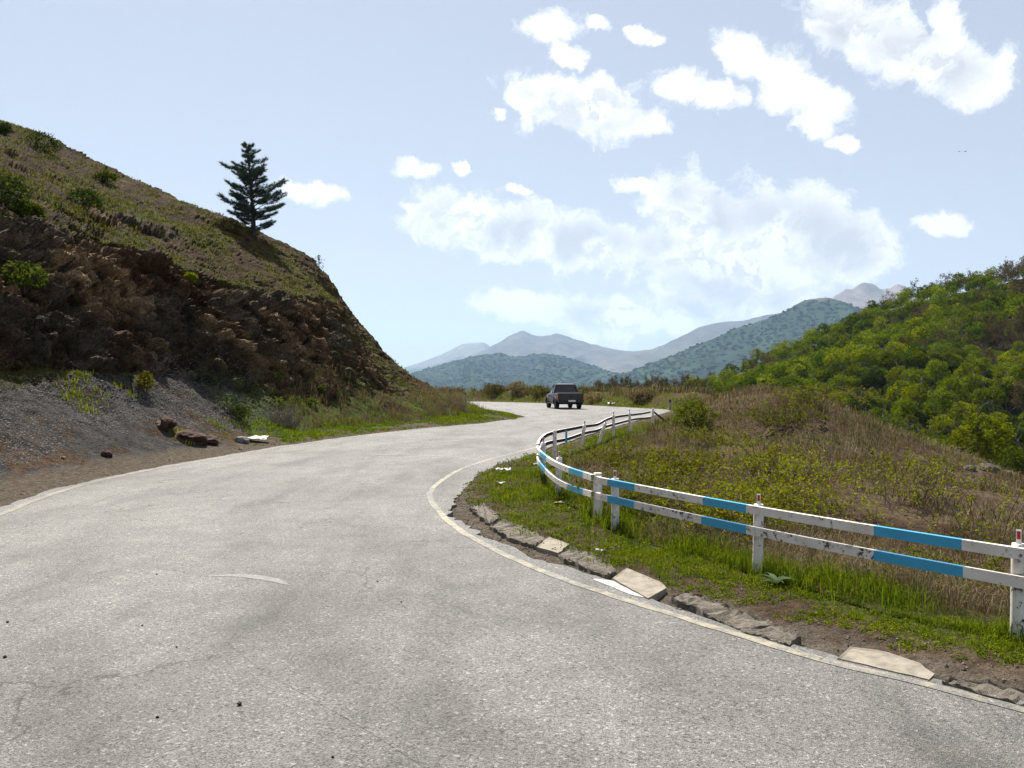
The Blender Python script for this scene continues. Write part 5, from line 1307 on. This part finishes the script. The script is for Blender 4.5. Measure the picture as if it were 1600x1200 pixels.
# ------------------------------------------------------------------ the pickup
m = Mat('truck_paint'); m.set(color=m.mix(m.remap(m.noise(2.5, 5), .4, .7, 0, .6), (.018, .018, .020), (.034, .032, .03)), rough=.5, metal=.1, coat=.15); PAINT = m.m
GLASS = Mat('truck_glass').set(color=(.012, .013, .015), rough=.06, spec=.6).m
TYRE = plain('tyre_rubber', (.022, .021, .02), .85); RIM = plain('alloy', (.16, .16, .165), .4, metal=.7); PLAS = plain('black_plastic', (.022, .022, .023), .6); TAIL = plain('tail_lamp', (.25, .018, .01), .25)
tr = empty('pickup_truck', (3.82, 63.2, 0.0), R(8.0))               # origin between the axles, front towards local +y
tag(tr, 'dusty dark grey double-cab pickup driving away round the far bend', 'pickup truck')
def loft(sections, name, mat, parent, bevel=.03, seg=2):
    """closed skin through rings of the same number of points (x, y, z)"""
    n_ = len(sections[0]); mb_ = MB(); v = [p_ for s in sections for p_ in s]
    f = [(k * n_ + i, k * n_ + (i + 1) % n_, (k + 1) * n_ + (i + 1) % n_, (k + 1) * n_ + i) for k in range(len(sections) - 1) for i in range(n_)]
    f += [tuple(range(n_))[::-1], tuple((len(sections) - 1) * n_ + i for i in range(n_))]
    mb_.add(v, f); return mb_.build(name, mat, parent, bevel=bevel, seg=seg, smooth=False)
def ring(y, hw, zb_, zs, zt_, top):
    """half-hull cross-section: sill, shoulder, top edge"""
    return [(-hw * .9, y, zb_), (-hw, y, zb_ + .14), (-hw, y, zs), (-top, y, zt_), (top, y, zt_), (hw, y, zs), (hw, y, zb_ + .14), (hw * .9, y, zb_)]
# cab and bonnet
loft([ring(2.42, .78, .55, .86, .98, .68), ring(2.30, .90, .48, .92, 1.03, .76), ring(1.6, .95, .42, 1.0, 1.10, .82), ring(.95, .955, .40, 1.02, 1.14, .84), ring(-.55, .955, .40, 1.04, 1.13, .88), ring(-.88, .955, .42, 1.04, 1.13, .9)], 'body', PAINT, tr, .025)
loft([[(-.80, 1.02, 1.12), (.80, 1.02, 1.12), (.80, 1.0, 1.13), (-.80, 1.0, 1.13)], [(-.66, .35, 1.72), (.66, .35, 1.72), (.66, .1, 1.77), (-.66, .1, 1.77)],
      [(-.64, .1, 1.70), (.64, .1, 1.70), (.64, .05, 1.8), (-.64, .05, 1.8)]], 'windscreen', GLASS, tr, 0)
for sx_ in (-1, 1):                                                   # pillars
    MB().tube([(sx_ * .83, 1.0, 1.1), (sx_ * .69, .28, 1.74)], .04, 6).build('pillar', PAINT, tr)
    MB().tube([(sx_ * .87, -.02, 1.1), (sx_ * .71, -.05, 1.74)], .045, 6).build('pillar', PLAS, tr)
    MB().tube([(sx_ * .89, -.86, 1.08), (sx_ * .70, -.72, 1.74)], .07, 6).build('pillar', PAINT, tr)
    w = MB(); w.add([(sx_ * .85, .9, 1.12), (sx_ * .875, .04, 1.12), (sx_ * .715, .0, 1.70), (sx_ * .71, .28, 1.70)], [(0, 1, 2, 3)])
    w.add([(sx_ * .88, -.06, 1.12), (sx_ * .885, -.80, 1.12), (sx_ * .72, -.70, 1.70), (sx_ * .72, -.08, 1.70)], [(0, 1, 2, 3)]); w.build('side_window', GLASS, tr)
w = MB(); w.add([(-.80, -.885, 1.12), (.80, -.885, 1.12), (.64, -.775, 1.70), (-.64, -.775, 1.70)], [(0, 1, 2, 3)]); w.build('rear_window', GLASS, tr)
loft([[(-.70, .36, 1.72), (.70, .36, 1.72), (.62, .34, 1.76), (-.62, .34, 1.76)], [(-.74, 0, 1.74), (.74, 0, 1.74), (.66, 0, 1.83), (-.66, 0, 1.83)], [(-.73, -.5, 1.73), (.73, -.5, 1.73), (.66, -.5, 1.82), (-.66, -.5, 1.82)], [(-.70, -.80, 1.69), (.70, -.80, 1.69), (.63, -.80, 1.78), (-.63, -.80, 1.78)]], 'roof', PAINT, tr, .02)
# load bed
bed = loft([ring(-.92, .955, .48, 1.08, 1.12, .93), ring(-1.7, .955, .50, 1.08, 1.13, .93), ring(-2.55, .94, .56, 1.07, 1.13, .92)], 'bed', PAINT, tr, .02)
MB().box((0, -1.72, 1.145), (1.72, 1.6, .035)).build('bed_cover', PLAS, tr, bevel=.01)
tg = MB().box((0, -2.575, .86), (1.52, .05, .48)).build('tailgate', PAINT, tr, bevel=.015)
MB().box((0, -2.61, .97), (.26, .03, .07)).build('handle', PLAS, tg, bevel=.008); MB().tube([(0, -2.60, .85), (0, -2.612, .85)], .07, 12).build('emblem', PLAS, tg)
MB().box((0, -2.585, 1.115), (1.78, .09, .05)).build('spoiler_lip', PAINT, tr, bevel=.015)
for sx_ in (-1, 1): MB().box((sx_ * .875, -2.55, .88), (.12, .09, .40)).build('tail_light', TAIL, tr, bevel=.015)
bp = MB().box((0, -2.66, .57), (1.84, .20, .20)).build('rear_bumper', PLAS, tr, bevel=.03)
MB().box((.05, -2.768, .60), (.50, .012, .115)).build('number_plate', WHITE, bp)
MB().box((0, 2.48, .60), (1.76, .22, .36)).build('front_bumper', PLAS, tr, bevel=.05)
for sx_ in (-1, 1):
    MB().box((sx_ * 1.06, .80, 1.17), (.22, .12, .19)).build('mirror', PLAS, tr, bevel=.03)
    MB().box((sx_ * .94, .05, .40), (.12, 1.9, .07)).build('side_step', PLAS, tr, bevel=.015)
    for yy in (-1.55, 1.55):                                          # arches and wheels
        arch = MB(); a = [(math.cos(t), math.sin(t)) for t in np.linspace(-.15, math.pi + .15, 12)]
        for (c0, s0), (c1, s1) in zip(a[:-1], a[1:]):
            P4 = [(sx_ * .93, yy + c * r_, .40 + s * r_) for c, s, r_ in ((c0, s0, .43), (c1, s1, .43), (c1, s1, .52), (c0, s0, .52))]; Q4 = [(sx_ * 1.0, y_, z_) for _, y_, z_ in P4]
            arch.add(P4 + Q4, [(4, 5, 6, 7), (0, 1, 5, 4), (2, 3, 7, 6), (0, 3, 2, 1)])
        arch.build('wheel_arch', PLAS, tr)
        wh = empty('wheel', (sx_ * .82, yy, .39)); wh.parent = tr
        t_ = MB(); prof = [(-.13, .24), (-.13, .35), (-.10, .385), (.10, .385), (.13, .35), (.13, .24)]; n_ = 28
        v = [(px_, math.cos(6.2832 * k / n_) * r_, math.sin(6.2832 * k / n_) * r_) for k in range(n_) for px_, r_ in prof]
        t_.add(v, [(k * 6 + i, k * 6 + i + 1, ((k + 1) % n_) * 6 + i + 1, ((k + 1) % n_) * 6 + i) for k in range(n_) for i in range(5)]); t_.build('tyre', TYRE, wh, smooth=True)
        r_ = MB(); r_.tube([(-sx_ * .1, 0, 0), (sx_ * .09, 0, 0)], [.245, .235], 20)
        for k in range(6):
            a0 = k * 1.0472; r_.box((sx_ * .10, math.cos(a0) * .13, math.sin(a0) * .13), (.03, .05, .2), None) if False else r_.tube([(sx_ * .10, 0, 0), (sx_ * .105, math.cos(a0) * .22, math.sin(a0) * .22)], .025, 5)
        r_.build('rim', RIM, wh)
ax = MB(); ax.tube([(-.8, -1.55, .39), (.8, -1.55, .39)], .06, 8); ax.tube([(0, -1.55, .40), (.001, -1.55, .41)], .15, 8); ax.build('rear_axle', PLAS, tr)
MB().box((0, -.2, .45), (.9, 4.2, .12)).build('chassis', PLAS, tr)
# two birds high over the right-hand hill
for x, y, lab in [(1499, 237, 'tiny dark bird gliding over the forested hill, left of the pair'), (1508, 237, 'tiny dark bird gliding over the forested hill, right of the pair')]:
    p = at(x, y, 130); mb = MB(); mb.tube([(-.22, 0, 0), (-.08, 0, .02), (.1, 0, .02), (.2, 0, 0)], [.01, .05, .05, .01], 6)
    e = empty('bird', p, .5 if x > 1500 else 1.1); mb.build('body', BLK, e)
    for s_ in (-1, 1): MB().add([(-.06, 0, .02), (.08, 0, .02), (.02, s_ * .3, .12), (-.10, s_ * .55, .06), (-.1, s_ * .3, .1)], [(0, 1, 2, 4), (4, 2, 3)]).build('wing', BLK, e)
    tag(e, lab, 'bird', 'pair of birds')
